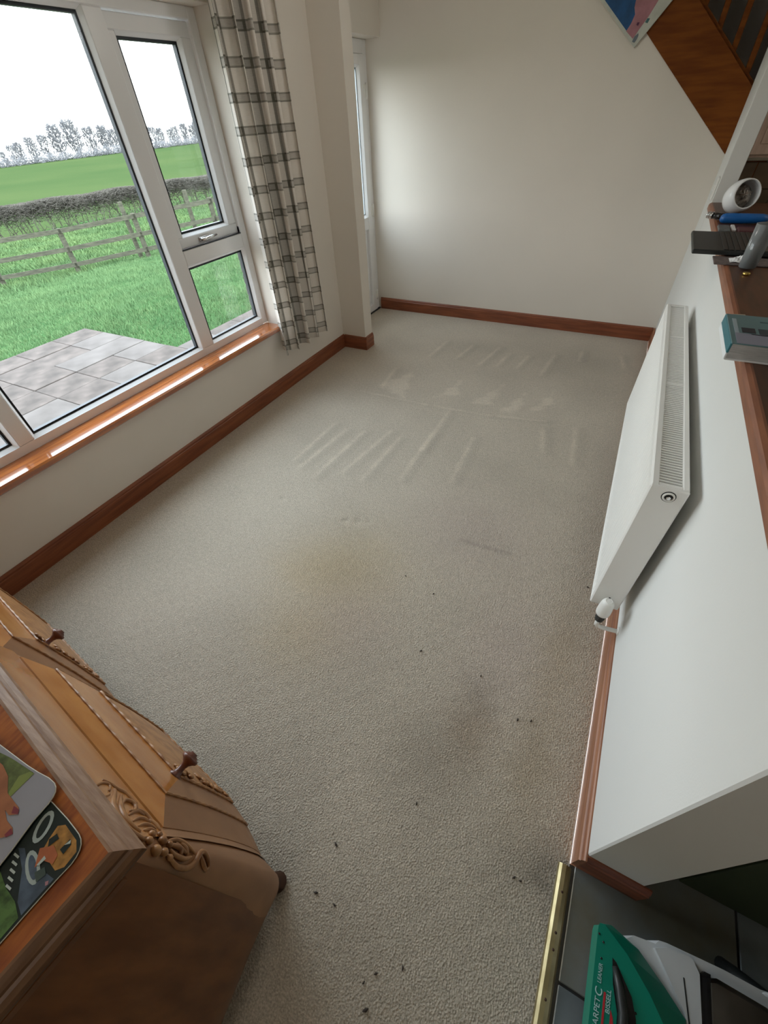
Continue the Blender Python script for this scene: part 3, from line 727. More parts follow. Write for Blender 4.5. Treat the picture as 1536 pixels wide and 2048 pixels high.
# ------------------------------------------------------------------ canvas hung aslant over the stringer
def canvas():
    c = Vector((-0.388, YF-0.030, 1.827)); e1 = Vector((-0.770, 0, 0.638)); e2 = Vector((0.638, 0, 0.770))
    t = thing('canvas_picture', c, 'tilted square canvas with blue and pink areas hanging over the stair', 'picture')
    def q(a, b, y=0.0): return tuple(c+e1*a+e2*b+Vector((0, y, 0)))
    W_ = 0.42
    part('stretched_canvas', MB().prism([q(0, 0), q(W_, 0), q(W_, W_), q(0, W_)], (0, 0.022, 0)), mat('canvas_off_white', (0.56, 0.58, 0.52), 0.8, n=0.2, nscale=12), t)
    def flat(name, pts, m, y=-0.0015):
        part(name, MB().prism([q(a, b, y) for a, b in pts], (0, 0.0012, 0)), m, t)
    flat('blue_area', [(0.105, 0.016), (W_-0.02, 0.016), (W_-0.02, 0.20), (0.26, 0.20), (0.20, 0.15), (0.155, 0.10), (0.125, 0.085), (0.110, 0.05)], mat('canvas_blue', (0.010, 0.085, 0.24), 0.7, n=0.4, nscale=15))
    flat('pink_area', [(0.042, 0.018), (0.105, 0.014), (0.112, 0.05), (0.126, 0.086), (0.157, 0.102), (0.20, 0.15), (0.26, 0.21), (0.26, 0.36), (0.075, 0.36), (0.07, 0.22), (0.052, 0.13), (0.047, 0.06)], mat('canvas_pink', (0.42, 0.20, 0.23), 0.8, n=0.25, nscale=14), -0.0013)
    flat('dark_dab', [(0.066, 0.068), (0.078, 0.064), (0.083, 0.074), (0.072, 0.082)], mat('canvas_plum', (0.10, 0.03, 0.07), 0.8), -0.0018)
    flat('teal_dab', [(0.030, 0.106), (0.046, 0.100), (0.050, 0.118), (0.036, 0.126)], mat('canvas_teal', (0.06, 0.14, 0.15), 0.8), -0.0018)
    flat('grey_dab', [(0.018, 0.014), (0.034, 0.008), (0.042, 0.03), (0.036, 0.052), (0.026, 0.046), (0.02, 0.03)], mat('canvas_grey', (0.16, 0.19, 0.22), 0.8), -0.0018)
canvas()

# ------------------------------------------------------------------ kitchen side
ZT = 1.064
def kitchen():
    t = thing('breakfast_bar_worktop', (0.36, 0.36, 1.024), 'dark brown wood effect worktop capping the low white wall', 'worktop')
    part('top', MB().box((0.374, 0.33, 1.0245), (0.98, 4.03, ZT)), M['worktop'], t)
    part('front_edge', MB().prism([(0.374, 0.33, 1.0245), (0.358, 0.33, 1.0245), (0.353, 0.33, 1.030), (0.353, 0.33, 1.052), (0.358, 0.33, 1.060), (0.368, 0.33, ZT), (0.374, 0.33, ZT)], (0, 3.70, 0)), M['worktop_edge'], t)
    u = thing('base_cabinet', (0.9, 2.2, 0.0), 'dark green kitchen base unit below the worktop behind the low wall', 'cabinet')
    part('carcass', MB().box((0.53, 0.47, 0.10), (0.96, 4.0, 1.02)), M['unit'], u)
    part('end_panel', MB().cbox((0.62, 0.44, 0.012), (0.97, 0.469, 1.022), 0.002), M['unit'], u)
    part('plinth', MB().box((0.55, 0.475, 0.001), (0.92, 3.9, 0.10)), M['black'], u)
    c = thing('wall_cabinet', (0.9, YF-0.15, 1.27), 'pinkish wood kitchen wall cabinet above brown tiles', 'cabinet')
    part('body', MB().box((XR+0.118, YF-0.004-0.012, 1.262), (1.4, YF-0.30+0.28, 2.1)), M['cab'], c)
    part('door', MB().cbox((XR+0.135, YF-0.038, 1.276), (0.93, YF-0.0165, 2.09), 0.004).cbox((XR+0.17, YF-0.044, 1.33), (0.90, YF-0.036, 2.06), 0.004), M['cab'], c)
    part('door', MB().cbox((0.934, YF-0.038, 1.276), (1.39, YF-0.0165, 2.09), 0.004).cbox((0.966, YF-0.044, 1.33), (1.36, YF-0.036, 2.06), 0.004), M['cab'], c)
    part('pelmet', MB().cbox((XR+0.128, YF-0.03, 1.245), (1.4, YF-0.01, 1.262), 0.003), M['grout'], c)
    s = thing('wall_socket', (XR, 4.10, 1.09), 'small white socket plate on the end of the white nib wall', 'socket')
    part('plate', MB().cbox((XR-0.009, 4.06, 1.07), (XR, 4.146, 1.19), 0.003), M['plastic_white'], s)
    part('rocker', MB().cbox((XR-0.013, 4.085, 1.11), (XR-0.009, 4.12, 1.15), 0.002), M['plastic_white'], s)
kitchen()

def counter_things():
    e = 0.0006
    # black flat case
    t = thing('black_case', (0.45, 2.76, ZT), 'flat black plastic case lying across the worktop edge', 'case')
    part('base', MB().cbox((0.233, 2.565, ZT+0.0075), (0.70, 2.965, ZT+0.026), 0.004), M['black'], t)
    lid = MB()
    for k in range(16): lid.cbox((0.352+0.0215*k, 2.575, ZT+0.026), (0.370+0.0215*k, 2.957, ZT+0.029), 0.001)
    part('ribbed_lid', lid, M['black'], t)
    part('foot', MB().box((0.40, 2.60, ZT+e), (0.66, 2.93, ZT+0.008)), M['black_gloss'], t)
    # placemat
    solo('placemat', MB().cbox((0.318, 2.43, ZT+e), (0.66, 2.56, ZT+0.0055), 0.002), M['slate_mat'], 'mottled grey placemat lying under the drinking glass', 'placemat', (0.48, 2.5, ZT))
    # tumbler
    gx, gy = 0.432, 2.392; zb = ZT+0.0065
    t = thing('drinking_glass', (gx, gy, zb), 'clear tall drinking glass standing on the grey placemat', 'glass')
    part('vessel', MB().lathe([(0.028, 0), (0.030, 0.002), (0.0365, 0.150), (0.0345, 0.150), (0.0285, 0.012), (0.0, 0.012)], (gx, gy, zb), seg=28), M['tumbler'], t)
    part('thick_base', MB().lathe([(0.0278, 0.0005), (0.0283, 0.010), (0.0, 0.0105)], (gx, gy, zb), seg=28), M['glass_base'], t)
    # napkin
    P = []
    for i in range(13):
        row = []
        for j in range(9):
            x = 0.376+0.0085*i; y = 2.455+0.0095*j; r = math.hypot((i-6)/6, (j-4)/4)
            row.append((x, y, ZT+0.0065+0.022*max(0, 1-r*r)*(0.7+0.3*math.sin(i*1.9+j*1.3))+0.003*abs(math.sin(i*2.3)*math.cos(j*1.7))))
        P.append(row)
    solo('paper_napkin', MB().grid(P, smooth=False), M['paper'], 'crumpled white paper napkin behind the drinking glass', 'napkin', (0.42, 2.49, ZT))
    # gold cap
    t = solo('gold_bottle_cap', MB().lathe([(0.013, 0), (0.0135, 0.006), (0.011, 0.009), (0.0, 0.0095)], (0.425, 2.30, ZT+e), seg=18), M['gold'], 'small gold cap lying in front of the drinking glass', 'cap', (0.425, 2.30, ZT))
    # white bowl on its side with foil
    c = Vector((0.462, 3.64, ZT+0.083)); ax = Vector((0.40, -0.88, 0.34)).normalized()
    t = thing('white_bowl', (0.46, 3.64, ZT), 'rounded white bowl tipped on its side with crumpled foil inside', 'bowl')
    pr = [(0.0, -0.085), (0.03, -0.083), (0.058, -0.068), (0.076, -0.040), (0.083, -0.005), (0.080, 0.03), (0.072, 0.055), (0.066, 0.055), (0.073, 0.03), (0.076, -0.005), (0.069, -0.036), (0.05, -0.060), (0.0, -0.070)]
    part('bowl_shell', MB().lathe(pr, c, ax, 32), M['ceramic'], t)
    f = MB(); rng = random.Random(3)
    e1 = ax.orthogonal().normalized(); e2 = ax.cross(e1)
    rings = 7; seg = 18; vs = [c+ax*0.035]; fs = []
    for i in range(1, rings):
        for k in range(seg):
            rr = 0.067*i/(rings-1); h = 0.034-0.05*(i/(rings-1))**2+rng.uniform(-0.011, 0.011)*(i < rings-1)
            a = 2*PI*k/seg+rng.uniform(-.08, .08); vs.append(c+ax*h+(e1*math.cos(a)+e2*math.sin(a))*rr)
    fs += [(0, 1+k, 1+(k+1) % seg) for k in range(seg)]
    for i in range(rings-2):
        for k in range(seg):
            a = 1+i*seg+k; b = 1+i*seg+(k+1) % seg; fs += [(a, a+seg, b), (b, a+seg, b+seg)]
    f.add(vs, fs); part('crumpled_foil', f, M['foil'], t, 'crumpled grey foil')
    # blue tube
    t = thing('blue_tube', (0.47, 3.34, ZT), 'rounded bright blue plastic tube lying in front of the white bowl', 'tube')
    part('body', MB().tube([(0.372, 3.335, ZT+0.024), (0.379, 3.335, ZT+0.024), (0.392, 3.336, ZT+0.024), (0.48, 3.342, ZT+0.024), (0.565, 3.348, ZT+0.024), (0.59, 3.349, ZT+0.024), (0.598, 3.35, ZT+0.024)], [0.008, 0.018, 0.023, 0.0235, 0.022, 0.016, 0.006], 16), M['blue'], t)
    t = thing('black_torch', (0.35, 3.44, ZT), 'small black torch with ribbed head at the far worktop edge', 'torch')
    part('barrel', MB().tube([(0.34, 3.45, ZT+0.017), (0.415, 3.42, ZT+0.017)], 0.0155, 14), M['black_gloss'], t)
    hd_ = MB()
    for k in range(4): hd_.tube([(0.318+0.007*k, 3.459-0.003*k, ZT+0.0185), (0.3225+0.007*k, 3.457-0.003*k, ZT+0.0185)], 0.0178 if k % 2 else 0.0165, 14)
    part('head', hd_, M['chrome'], t, 'metal ribbed head')
    solo('grey_packet', MB().cbox((0.362, 3.10, ZT+e), (0.415, 3.22, ZT+0.012), 0.003), M['greypack'], 'small grey packet between the blue tube and black case', 'packet', (0.39, 3.16, ZT))
    solo('maroon_packet', MB().cbox((0.447, 3.08, ZT+e), (0.585, 3.17, ZT+0.014), 0.003), M['maroon'], 'flat maroon packet between the blue tube and black case', 'packet', (0.52, 3.13, ZT))
    solo('white_tag', MB().cbox((0.424, 3.12, ZT+e), (0.441, 3.25, ZT+0.010), 0.002), M['paper'], 'narrow white tag standing between grey and maroon packets', 'tag', (0.43, 3.18, ZT))
    # book with teal cover
    t = thing('teal_book', (0.42, 1.53, ZT), 'thick teal covered book with printed pictures lying on the worktop', 'book')
    x0, x1, y0, y1 = 0.306, 0.545, 1.415, 1.655; h = 0.046
    cov = mat('teal_book_cover', (0.13, 0.24, 0.26), 0.4, 0.4, n=0.12, nscale=8)
    part('pages', MB().box((x0+0.004, y0+0.004, ZT+0.0045), (x1-0.004, y1-0.004, ZT+h-0.003)), M['pages'], t)
    part('back_cover', MB().cbox((x0, y0, ZT+e), (x1, y1, ZT+0.0045), 0.001), M['paper'], t)
    part('front_cover', MB().cbox((x0, y0+0.003, ZT+h-0.003), (x1, y1, ZT+h), 0.001), cov, t)
    part('spine', MB().cbox((x0-0.0015, y0+0.005, ZT+0.018), (x0+0.004, y1, ZT+h-0.002), 0.001), mat('teal_spine', (0.03, 0.17, 0.21), 0.4), t)
    part('spine_foot', MB().cbox((x0-0.0014, y0+0.004, ZT+0.001), (x0+0.004, y1, ZT+0.018), 0.001), M['paper'], t)
    def prn(name, a, b, c_, m=None): part(name, MB().box((x0+a[0], y0+a[1], ZT+h), (x0+b[0], y0+b[1], ZT+h+0.0006)), m or mat(name, c_, 0.5), t)
    prn('lilac_band', (0.012, 0.006), (0.235, 0.085), (0.27, 0.28, 0.36))
    prn('pale_stripe', (0.012, 0.085), (0.022, 0.20), (0.36, 0.45, 0.50))
    prn('dark_picture', (0.030, 0.092), (0.062, 0.130), (0.012, 0.016, 0.028))
    prn('dark_picture', (0.070, 0.085), (0.118, 0.130), (0.03, 0.045, 0.06))
    prn('white_line', (0.050, 0.078), (0.125, 0.084), (0.55, 0.56, 0.62))
    prn('pink_picture', (0.122, 0.080), (0.150, 0.130), (0.28, 0.14, 0.19))
    prn('pink_picture', (0.155, 0.080), (0.20, 0.130), (0.33, 0.13, 0.16))
    prn('title_line', (0.08, 0.185), (0.20, 0.193), (0.06, 0.12, 0.13))
    prn('title_line', (0.10, 0.165), (0.20, 0.172), (0.06, 0.12, 0.13))
    solo('paper_slip', MB().prism([(x0+0.015, y1-0.03, ZT+h-0.0035), (x0+0.055, y1-0.03, ZT+h-0.0035), (x0+0.050, y1+0.018, ZT+h-0.0035), (x0+0.02, y1+0.012, ZT+h-0.0035)], (0, 0, 0.0004)), mat('cream_slip', (0.50, 0.45, 0.36), 0.8), 'cream paper slip sticking out of the teal book', 'paper slip', (x0, y1, ZT))
counter_things()

# ------------------------------------------------------------------ carved bow fronted sideboard
def sideboard():
    rot = math.radians(-7.5)
    U = Vector((math.cos(rot), math.sin(rot), 0)); N = Vector((-math.sin(rot), math.cos(rot), 0)); O = Vector((-0.407, -0.1185, 0))
    Wd, Dp = 1.44, 0.50
    def P(u, v, z): return O+U*u+N*v+Vector((0, 0, z))
    def Bz(z):       # swelling of the front, pushed out towards the bottom
        return float(np.interp(z, [0.08, 0.12, 0.20, 0.30, 0.42, 0.55, 0.70, 0.80, 0.86], [0.052, 0.060, 0.063, 0.060, 0.054, 0.044, 0.029, 0.012, 0.0]))
    def Ez(z):
        return float(np.interp(z, [0.08, 0.12, 0.20, 0.35, 0.55, 0.75, 0.86], [0.040, 0.046, 0.047, 0.040, 0.024, 0.006, 0.0]))
    base = P(-0.72, -0.25, 0)
    t = thing('carved_sideboard', base, 'brown wooden sideboard with bulging panelled doors, carved corner and turned knobs', 'sideboard')
    def flare(z, v): return 0.26*max(0.0, -v-0.01)*float(np.interp(z, [0.15, 0.5, 0.80], [1.0, 0.45, 0.0]))
    # body shell: outline of each level lofted upwards
    zs = [0.085, 0.10, 0.12, 0.16, 0.20, 0.26, 0.32, 0.38, 0.44, 0.50, 0.56, 0.62, 0.67, 0.72, 0.76, 0.80, 0.835, 0.858]
    rows = []
    for z in zs:
        f, e = Bz(z), Ez(z); rr = 0.035; row = [(-Wd-e, -Dp)]; f2 = max(f-0.018, 0.0)
        row += [(-Wd-e, f2-rr)] + [(-Wd-e+rr*(1-math.cos(a)), f2-rr*(1-math.sin(a))) for a in np.linspace(0.3, PI/2, 5)]
        row += [(uu, f2) for uu in (-1.3, -1.1, -0.9, -0.69)] + [(uu, f) for uu in (-0.66, -0.5, -0.3, -0.12, -0.04)]
        row += [(e-rr+rr*math.sin(a), f-rr+rr*math.cos(a)) for a in np.linspace(0.25, PI/2, 6)]
        row += [(e+flare(z, v), v) for v in (-0.06, -0.12, -0.20, -0.30, -Dp)]
        rows.append([P(u, v, z) for u, v in row])
    nr = len(rows[0])
    b = MB(); b.grid(rows, smooth=True, flip=True)
    b.add(rows[0], [tuple(range(nr))]); b.add(rows[-1], [tuple(range(nr))[::-1]]); b.add([rows[0][0], rows[0][-1]]+[rows[-1][-1], rows[-1][0]], [(0, 1, 2, 3)])
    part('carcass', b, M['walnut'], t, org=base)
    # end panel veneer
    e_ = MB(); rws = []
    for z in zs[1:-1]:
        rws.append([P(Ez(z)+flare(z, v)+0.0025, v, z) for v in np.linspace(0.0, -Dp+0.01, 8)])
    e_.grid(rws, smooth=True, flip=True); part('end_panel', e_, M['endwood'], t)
    # frieze facing, polished, in the lighter lit tone
    f_ = MB(); rws = []
    for z in np.linspace(0.712, 0.852, 8): rws.append([P(u, (Bz(z) if u > -0.68 else max(Bz(z)-0.018, 0.0))+0.003, z) for u in (-1.40, -1.2, -1.0, -0.85, -0.70, -0.66, -0.5, -0.35, -0.2, -0.1, -0.03)])
    f_.grid(rws, smooth=True, flip=True); part('frieze', f_, M['veneer'], t)
    f_ = MB(); rws = []
    for z in np.linspace(0.10, 0.712, 18): rws.append([P(u, Bz(z)+0.0028, z) for u in np.linspace(-0.052, -0.03, 3)])
    f_.grid(rws, smooth=True, flip=True); part('corner_stile', f_, M['walnut'], t)
    # top slab and moulding, paler along the front than the end
    part('top', MB().prism([P(-Wd, -Dp-0.01, 0.872), P(-0.0005, -Dp-0.01, 0.872), P(-0.0005, -0.0005, 0.872), P(-Wd, -0.0005, 0.872)], (0, 0, 0.018)), M['topwood'], t)
    prof = [(-0.0005, 0.870), (-0.0005, 0.8902), (0.004, 0.8902), (0.010, 0.8865), (0.014, 0.8835), (0.0155, 0.8790), (0.020, 0.8775), (0.026, 0.8725), (0.028, 0.866), (0.027, 0.860), (0.018, 0.8585), (0.014, 0.853), (0.002, 0.850), (0.0, 0.850)]
    def mould(path_fn, n, name, m):
        rws = [[path_fn(s, a, z) for a, z in prof] for s in n]
        part(name, MB().grid(rws, smooth=False), m, t)
    mould(lambda s, a, z: P(-Wd-a if s == 0 else a, a, z), [1, 0], 'front_moulding', M['mould'])
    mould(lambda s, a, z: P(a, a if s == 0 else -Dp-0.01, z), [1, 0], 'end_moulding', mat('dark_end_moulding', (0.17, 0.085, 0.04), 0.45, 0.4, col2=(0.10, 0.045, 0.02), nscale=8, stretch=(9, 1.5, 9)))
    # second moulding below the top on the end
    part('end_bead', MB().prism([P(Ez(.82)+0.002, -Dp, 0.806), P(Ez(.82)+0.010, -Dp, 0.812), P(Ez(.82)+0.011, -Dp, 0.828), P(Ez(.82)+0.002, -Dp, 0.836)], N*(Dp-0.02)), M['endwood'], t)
    # doors
    def door(uL, uR, drop=0.0, kz=0.560):
        zB, zT_ = 0.115, 0.705
        R0 = (uL, uR, zB, zT_); R1 = (uL+0.065, uR-0.065, zB+0.05, 0.662); R2 = (uL+0.122, uR-0.122, zB+0.10, 0.556)
        o0, o1, o2 = 0.004, 0.0265, 0.040
        def pt(u, z, off): return P(u, max(Bz(z)-drop, 0.0)+off*(1.0 if not drop else 0.85), z)
        b = MB()
        def strip(Ra, Rb, oa, ob, m_top, m_side):
            n = 10
            def edge(Rr, k, s):
                l, r, bo, to = Rr
                return [(l+(r-l)*s, to), (r, to+(bo-to)*s), (r+(l-r)*s, bo), (l, bo+(to-bo)*s)][k]
            for k in range(4):
                rows_ = []
                for i in range(n+1):
                    s = i/n; ua, za = edge(Ra, k, s); ub, zb_ = edge(Rb, k, s)
                    rows_.append([pt(ua+(ub-ua)*q, za+(zb_-za)*q, oa+(ob-oa)*q) for q in (0, 0.5, 1)])
                b.grid(rows_, smooth=False, flip=True, mi=(0 if k == 0 else 1))  # light painted in: top band paler, side and bottom bands darker
        # rebate edge, two sloping frames, flat field
        strip((R0[0], R0[1], R0[2], R0[3]), R0, -0.02, o0, 0, 1)
        strip(R0, R1, o0, o1, 0, 1); strip(R1, R2, o1+0.003, o2, 0, 1)
        rows_ = []
        for i in range(15):
            z = R2[2]+(R2[3]-R2[2])*i/14
            rows_.append([pt(R2[0]+(R2[1]-R2[0])*j/12, z, o2+0.008*math.sin(PI*j/12)**0.5*math.sin(PI*i/14)**0.5) for j in range(13)])
        b.grid(rows_, smooth=True, flip=True, mi=2)
        d = part('door', b, [M['veneer'], M['walnut'], M['carve']], t)
        # carved rope beads round the two inner frames
        for Rr, off, rad in ((R1, o1+0.0012, 0.0026), (R2, o2+0.0012, 0.0034)):
            l, r, bo, to = Rr; pts = []
            for k in range(4):
                A = [(l, to), (r, to), (r, bo), (l, bo)][k]; Bp = [(r, to), (r, bo), (l, bo), (l, to)][k]
                n = int(math.hypot(A[0]-Bp[0], A[1]-Bp[1])/0.006)
                for i in range(n): s = i/n; pts.append((A[0]+(Bp[0]-A[0])*s, A[1]+(Bp[1]-A[1])*s))
            pts.append(pts[0])
            part('rope_bead', MB().tube([pt(u, z, off+0.0005) for u, z in pts], [rad*(1+0.25*math.sin(i*1.15)) for i in range(len(pts))], 6, cap=False, smooth=False), M['carve'], d)
        # carved strip inside the field's top right corner
        cs = MB(); rg = random.Random(int(uR*1000))
        for k in range(34):
            u = R2[1]-0.012-rg.random()*0.03; z = R2[3]-0.015-rg.random()*0.30
            p = pt(u, z, o2+0.006); cs.ball(p, (0.008+rg.random()*0.006, 0.004, 0.005+rg.random()*0.006), 6, 4)
        part('carved_leafwork', cs, M['carve'], d, kind='stuff')
        # turned knob near the inner corner
        kc = pt(R2[1]-0.010, kz, o2-0.004)
        part('knob', MB().lathe([(0.0159, 0.0000), (0.0159, 0.0034), (0.0110, 0.0069), (0.0079, 0.0138), (0.0076, 0.0230), (0.0095, 0.0299), (0.0152, 0.0356), (0.0201, 0.0391), (0.0210, 0.0437), (0.0189, 0.0471), (0.0146, 0.0477), (0.0140, 0.0506), (0.0092, 0.0517), (0.0085, 0.0552), (0.0000, 0.0558)], kc, N, 20), M['knobwood'], d)
    door(-0.640, -0.052); door(-1.385, -0.705, 0.018, 0.515)
    # carved ornament wrapped over the frieze and corner stile
    c = MB(); rr_ = 0.035
    def SP(q, z, off):           # q runs along the front and on round the rounded corner
        e = Ez(z); f = Bz(z); s0 = e-rr_
        if q <= s0: return P(q, f+off, z)
        a = min((q-s0)/rr_, PI/2); rest = max(q-s0-rr_*PI/2, 0)
        return P(s0+rr_*math.sin(a)+math.sin(a)*off, f-rr_+rr_*math.cos(a)-rest+math.cos(a)*off, z)
    def cr(pts, n=6):
        out_ = []
        for i in range(len(pts)-1):
            p0, p1, p2, p3 = pts[max(i-1, 0)], pts[i], pts[i+1], pts[min(i+2, len(pts)-1)]
            for k in range(n):
                s = k/n
                out_.append(tuple(0.5*((2*p1[d])+(p2[d]-p0[d])*s+(2*p0[d]-5*p1[d]+4*p2[d]-p3[d])*s*s+(3*p1[d]-p0[d]-3*p2[d]+p3[d])*s**3) for d in (0, 1)))
        return out_+[pts[-1]]
    def sp(pts, r0, r1, off=0.003):
        q = cr(pts); n = len(q)
        c.tube([SP(u, z, off) for u, z in q], [r0+(r1-r0)*math.sin(PI*(i+0.3)/(n+0.3)) for i in range(n)], 7)
    sp([(-0.141, 0.779), (-0.154, 0.766), (-0.162, 0.768), (-0.161, 0.785), (-0.151, 0.806), (-0.138, 0.818), (-0.127, 0.819), (-0.124, 0.806), (-0.132, 0.785)], 0.0022, 0.0034)
    sp([(-0.172, 0.772), (-0.165, 0.758), (-0.151, 0.750), (-0.143, 0.736), (-0.128, 0.730), (-0.112, 0.728)], 0.0022, 0.0036)
    sp([(-0.150, 0.757), (-0.139, 0.764), (-0.113, 0.790), (-0.090, 0.804), (-0.070, 0.809), (-0.053, 0.807), (-0.039, 0.800), (-0.026, 0.783)], 0.0028, 0.0062, 0.002)
    sp([(-0.135, 0.752), (-0.113, 0.772), (-0.095, 0.786), (-0.075, 0.794), (-0.056, 0.792), (-0.041, 0.781)], 0.002, 0.0058, 0.003)
    sp([(-0.103, 0.778), (-0.118, 0.757), (-0.115, 0.742), (-0.103, 0.740), (-0.092, 0.752), (-0.090, 0.767)], 0.002, 0.0042, 0.004)
    for q_ in ([(-0.080, 0.778), (-0.089, 0.757), (-0.091, 0.743), (-0.082, 0.732)], [(-0.066, 0.779), (-0.073, 0.757), (-0.072, 0.742), (-0.064, 0.731)], [(-0.054, 0.776), (-0.058, 0.757), (-0.056, 0.742), (-0.048, 0.731)], [(-0.044, 0.770), (-0.046, 0.752), (-0.040, 0.738)],
               [(-0.098, 0.735), (-0.084, 0.726), (-0.068, 0.724)], [(-0.072, 0.727), (-0.058, 0.722), (-0.044, 0.722)]):
        sp(q_, 0.0014, 0.0040, 0.003)
    for (u, z, r) in [(-0.034, 0.757, 0.0068), (-0.022, 0.775, 0.0070), (-0.008, 0.761, 0.0095), (-0.021, 0.738, 0.0080), (-0.005, 0.739, 0.0072), (0.003, 0.722, 0.0060), (-0.033, 0.736, 0.0055), (-0.014, 0.722, 0.0060)]:
        c.ball(SP(u, z, 0.004), (r, r*0.85, r), 8, 6)
    for q_ in ([(-0.016, 0.735), (-0.021, 0.709), (-0.019, 0.682), (-0.010, 0.660), (0.001, 0.641)], [(-0.008, 0.722), (0.001, 0.708), (0.007, 0.677), (0.005, 0.654)], [(-0.015, 0.722), (-0.009, 0.697), (-0.001, 0.672)], [(-0.016, 0.702), (-0.006, 0.690), (0.002, 0.690)], [(-0.016, 0.685), (-0.007, 0.672), (0.003, 0.668)]):
        sp(q_, 0.0015, 0.0042, 0.003)
    sp([(-0.001, 0.728), (0.008, 0.712), (0.016, 0.691), (0.019, 0.663), (0.015, 0.643), (0.007, 0.631), (0.000, 0.621), (-0.001, 0.607), (0.008, 0.593), (0.020, 0.586), (0.025, 0.592)], 0.0022, 0.0056, 0.003)
    sp([(0.003, 0.618), (0.012, 0.612), (0.020, 0.600), (0.025, 0.588)], 0.0018, 0.0040, 0.003)
    part('carved_ornament', c, M['carve'], t)
    # feet
    for (u, v, s) in ((-0.012, 0.022, 1), (-Wd+0.012, 0.022, -1), (-0.03, -Dp+0.04, 1), (-Wd+0.03, -Dp+0.04, -1)):
        f = MB(); q = []
        for z, r, o_ in ((0.0, 0.020, 0.020), (0.012, 0.026, 0.018), (0.030, 0.022, 0.010), (0.055, 0.024, 0.002), (0.085, 0.032, -0.004), (0.10, 0.034, -0.006)):
            q.append((z, r, o_))
        ring = []
        for z, r, o_ in q:
            ring.append([P(u+s*o_+r*math.cos(a), v+(o_ if v > 0 else 0)+r*math.sin(a), z) for a in np.linspace(0, 2*PI, 13)])
        f.grid(ring, smooth=True, flip=True); f.add(ring[0], [tuple(range(12))[::-1]])
        part('foot', f, M['footwood'], t)
    sk = MB().prism([P(-Wd+0.02, 0.045, 0.062), P(-0.02, 0.045, 0.062), P(-0.02, 0.045, 0.095), P(-Wd+0.02, 0.045, 0.095)], -N*0.02)
    part('apron', sk, M['footwood'], t)

    # placemats lying on the top
    def placemat(name, pts, z, m, label, deco):
        cx = sum(p[0] for p in pts)/len(pts); cy = sum(p[1] for p in pts)/len(pts)
        tt = thing(name, (cx, cy, z), label, 'placemat')
        part('board', MB().prism([(x, y, z) for x, y in pts], (0, 0, 0.0035)), m, tt)
        part('rim', MB().tube([(x, y, z+0.0022) for x, y in pts+[pts[0]]], 0.0010, 6, cap=False), mat('cream_rim', (0.60, 0.58, 0.48), 0.5), tt)
        for k, (nm, poly, mm, dz) in enumerate(deco): part(nm, MB().prism([(x, y, z+0.0035+dz) for x, y in poly], (0, 0, 0.0002)), mm, tt)
    def rrect(c_, ang, w_, h_, r):
        out_ = []
        for (sx, sy, a0) in ((1, 1, 0), (-1, 1, PI/2), (-1, -1, PI), (1, -1, 1.5*PI)):
            for a in np.linspace(a0, a0+PI/2, 6):
                x = sx*(w_/2-r)+r*math.cos(a); y = sy*(h_/2-r)+r*math.sin(a)
                out_.append((c_[0]+x*math.cos(ang)-y*math.sin(ang), c_[1]+x*math.sin(ang)+y*math.cos(ang)))
        return out_
    def frame_of(corner, ang):
        ex = Vector((math.cos(ang), math.sin(ang))); ey = Vector((-math.sin(ang), math.cos(ang)))
        return lambda a, b_: tuple(Vector(corner)-ex*a-ey*b_)
    def smooth_corner(p, q_, r_, n=6):
        return [tuple((1-s)**2*p[d]+2*s*(1-s)*q_[d]+s*s*r_[d] for d in (0, 1)) for s in np.linspace(0, 1, n)]
    g = lambda nme, c_, n_=0.25, sc=40: mat(nme, c_, 0.45, 0.4, n=n_, nscale=sc)
    def ellp(cx, cy, ra, rb, rot_, n=16):
        return [(cx+ra*math.cos(t_)*math.cos(rot_)-rb*math.sin(t_)*math.sin(rot_), cy+ra*math.cos(t_)*math.sin(rot_)+rb*math.sin(t_)*math.cos(rot_)) for t_ in np.linspace(0, 2*PI, n, endpoint=False)]
    slate_b = g('mat_blue_grey', (0.085, 0.115, 0.155), 0.5); pale = g('mat_pale_ring', (0.36, 0.41, 0.38), 0.1); dark = g('mat_black_green', (0.012, 0.02, 0.016)); amber = g('mat_amber', (0.46, 0.22, 0.05), 0.5, 90)
    orange = g('mat_orange', (0.44, 0.13, 0.05)); gr = g('mat_green', (0.09, 0.17, 0.045), 0.7, 70); white = g('mat_white', (0.45, 0.50, 0.45), 0.1); pink = g('mat_pink', (0.40, 0.20, 0.22), 0.2)
    out2 = [(-0.740, -0.118), (-0.531, -0.119), (-0.494, -0.121), (-0.470, -0.1235)]+smooth_corner((-0.462, -0.1245), (-0.441, -0.128), (-0.441, -0.150))+[(-0.444, -0.170), (-0.448, -0.211), (-0.455, -0.300)]+smooth_corner((-0.456, -0.315), (-0.458, -0.338), (-0.482, -0.337))+[(-0.740, -0.325)]
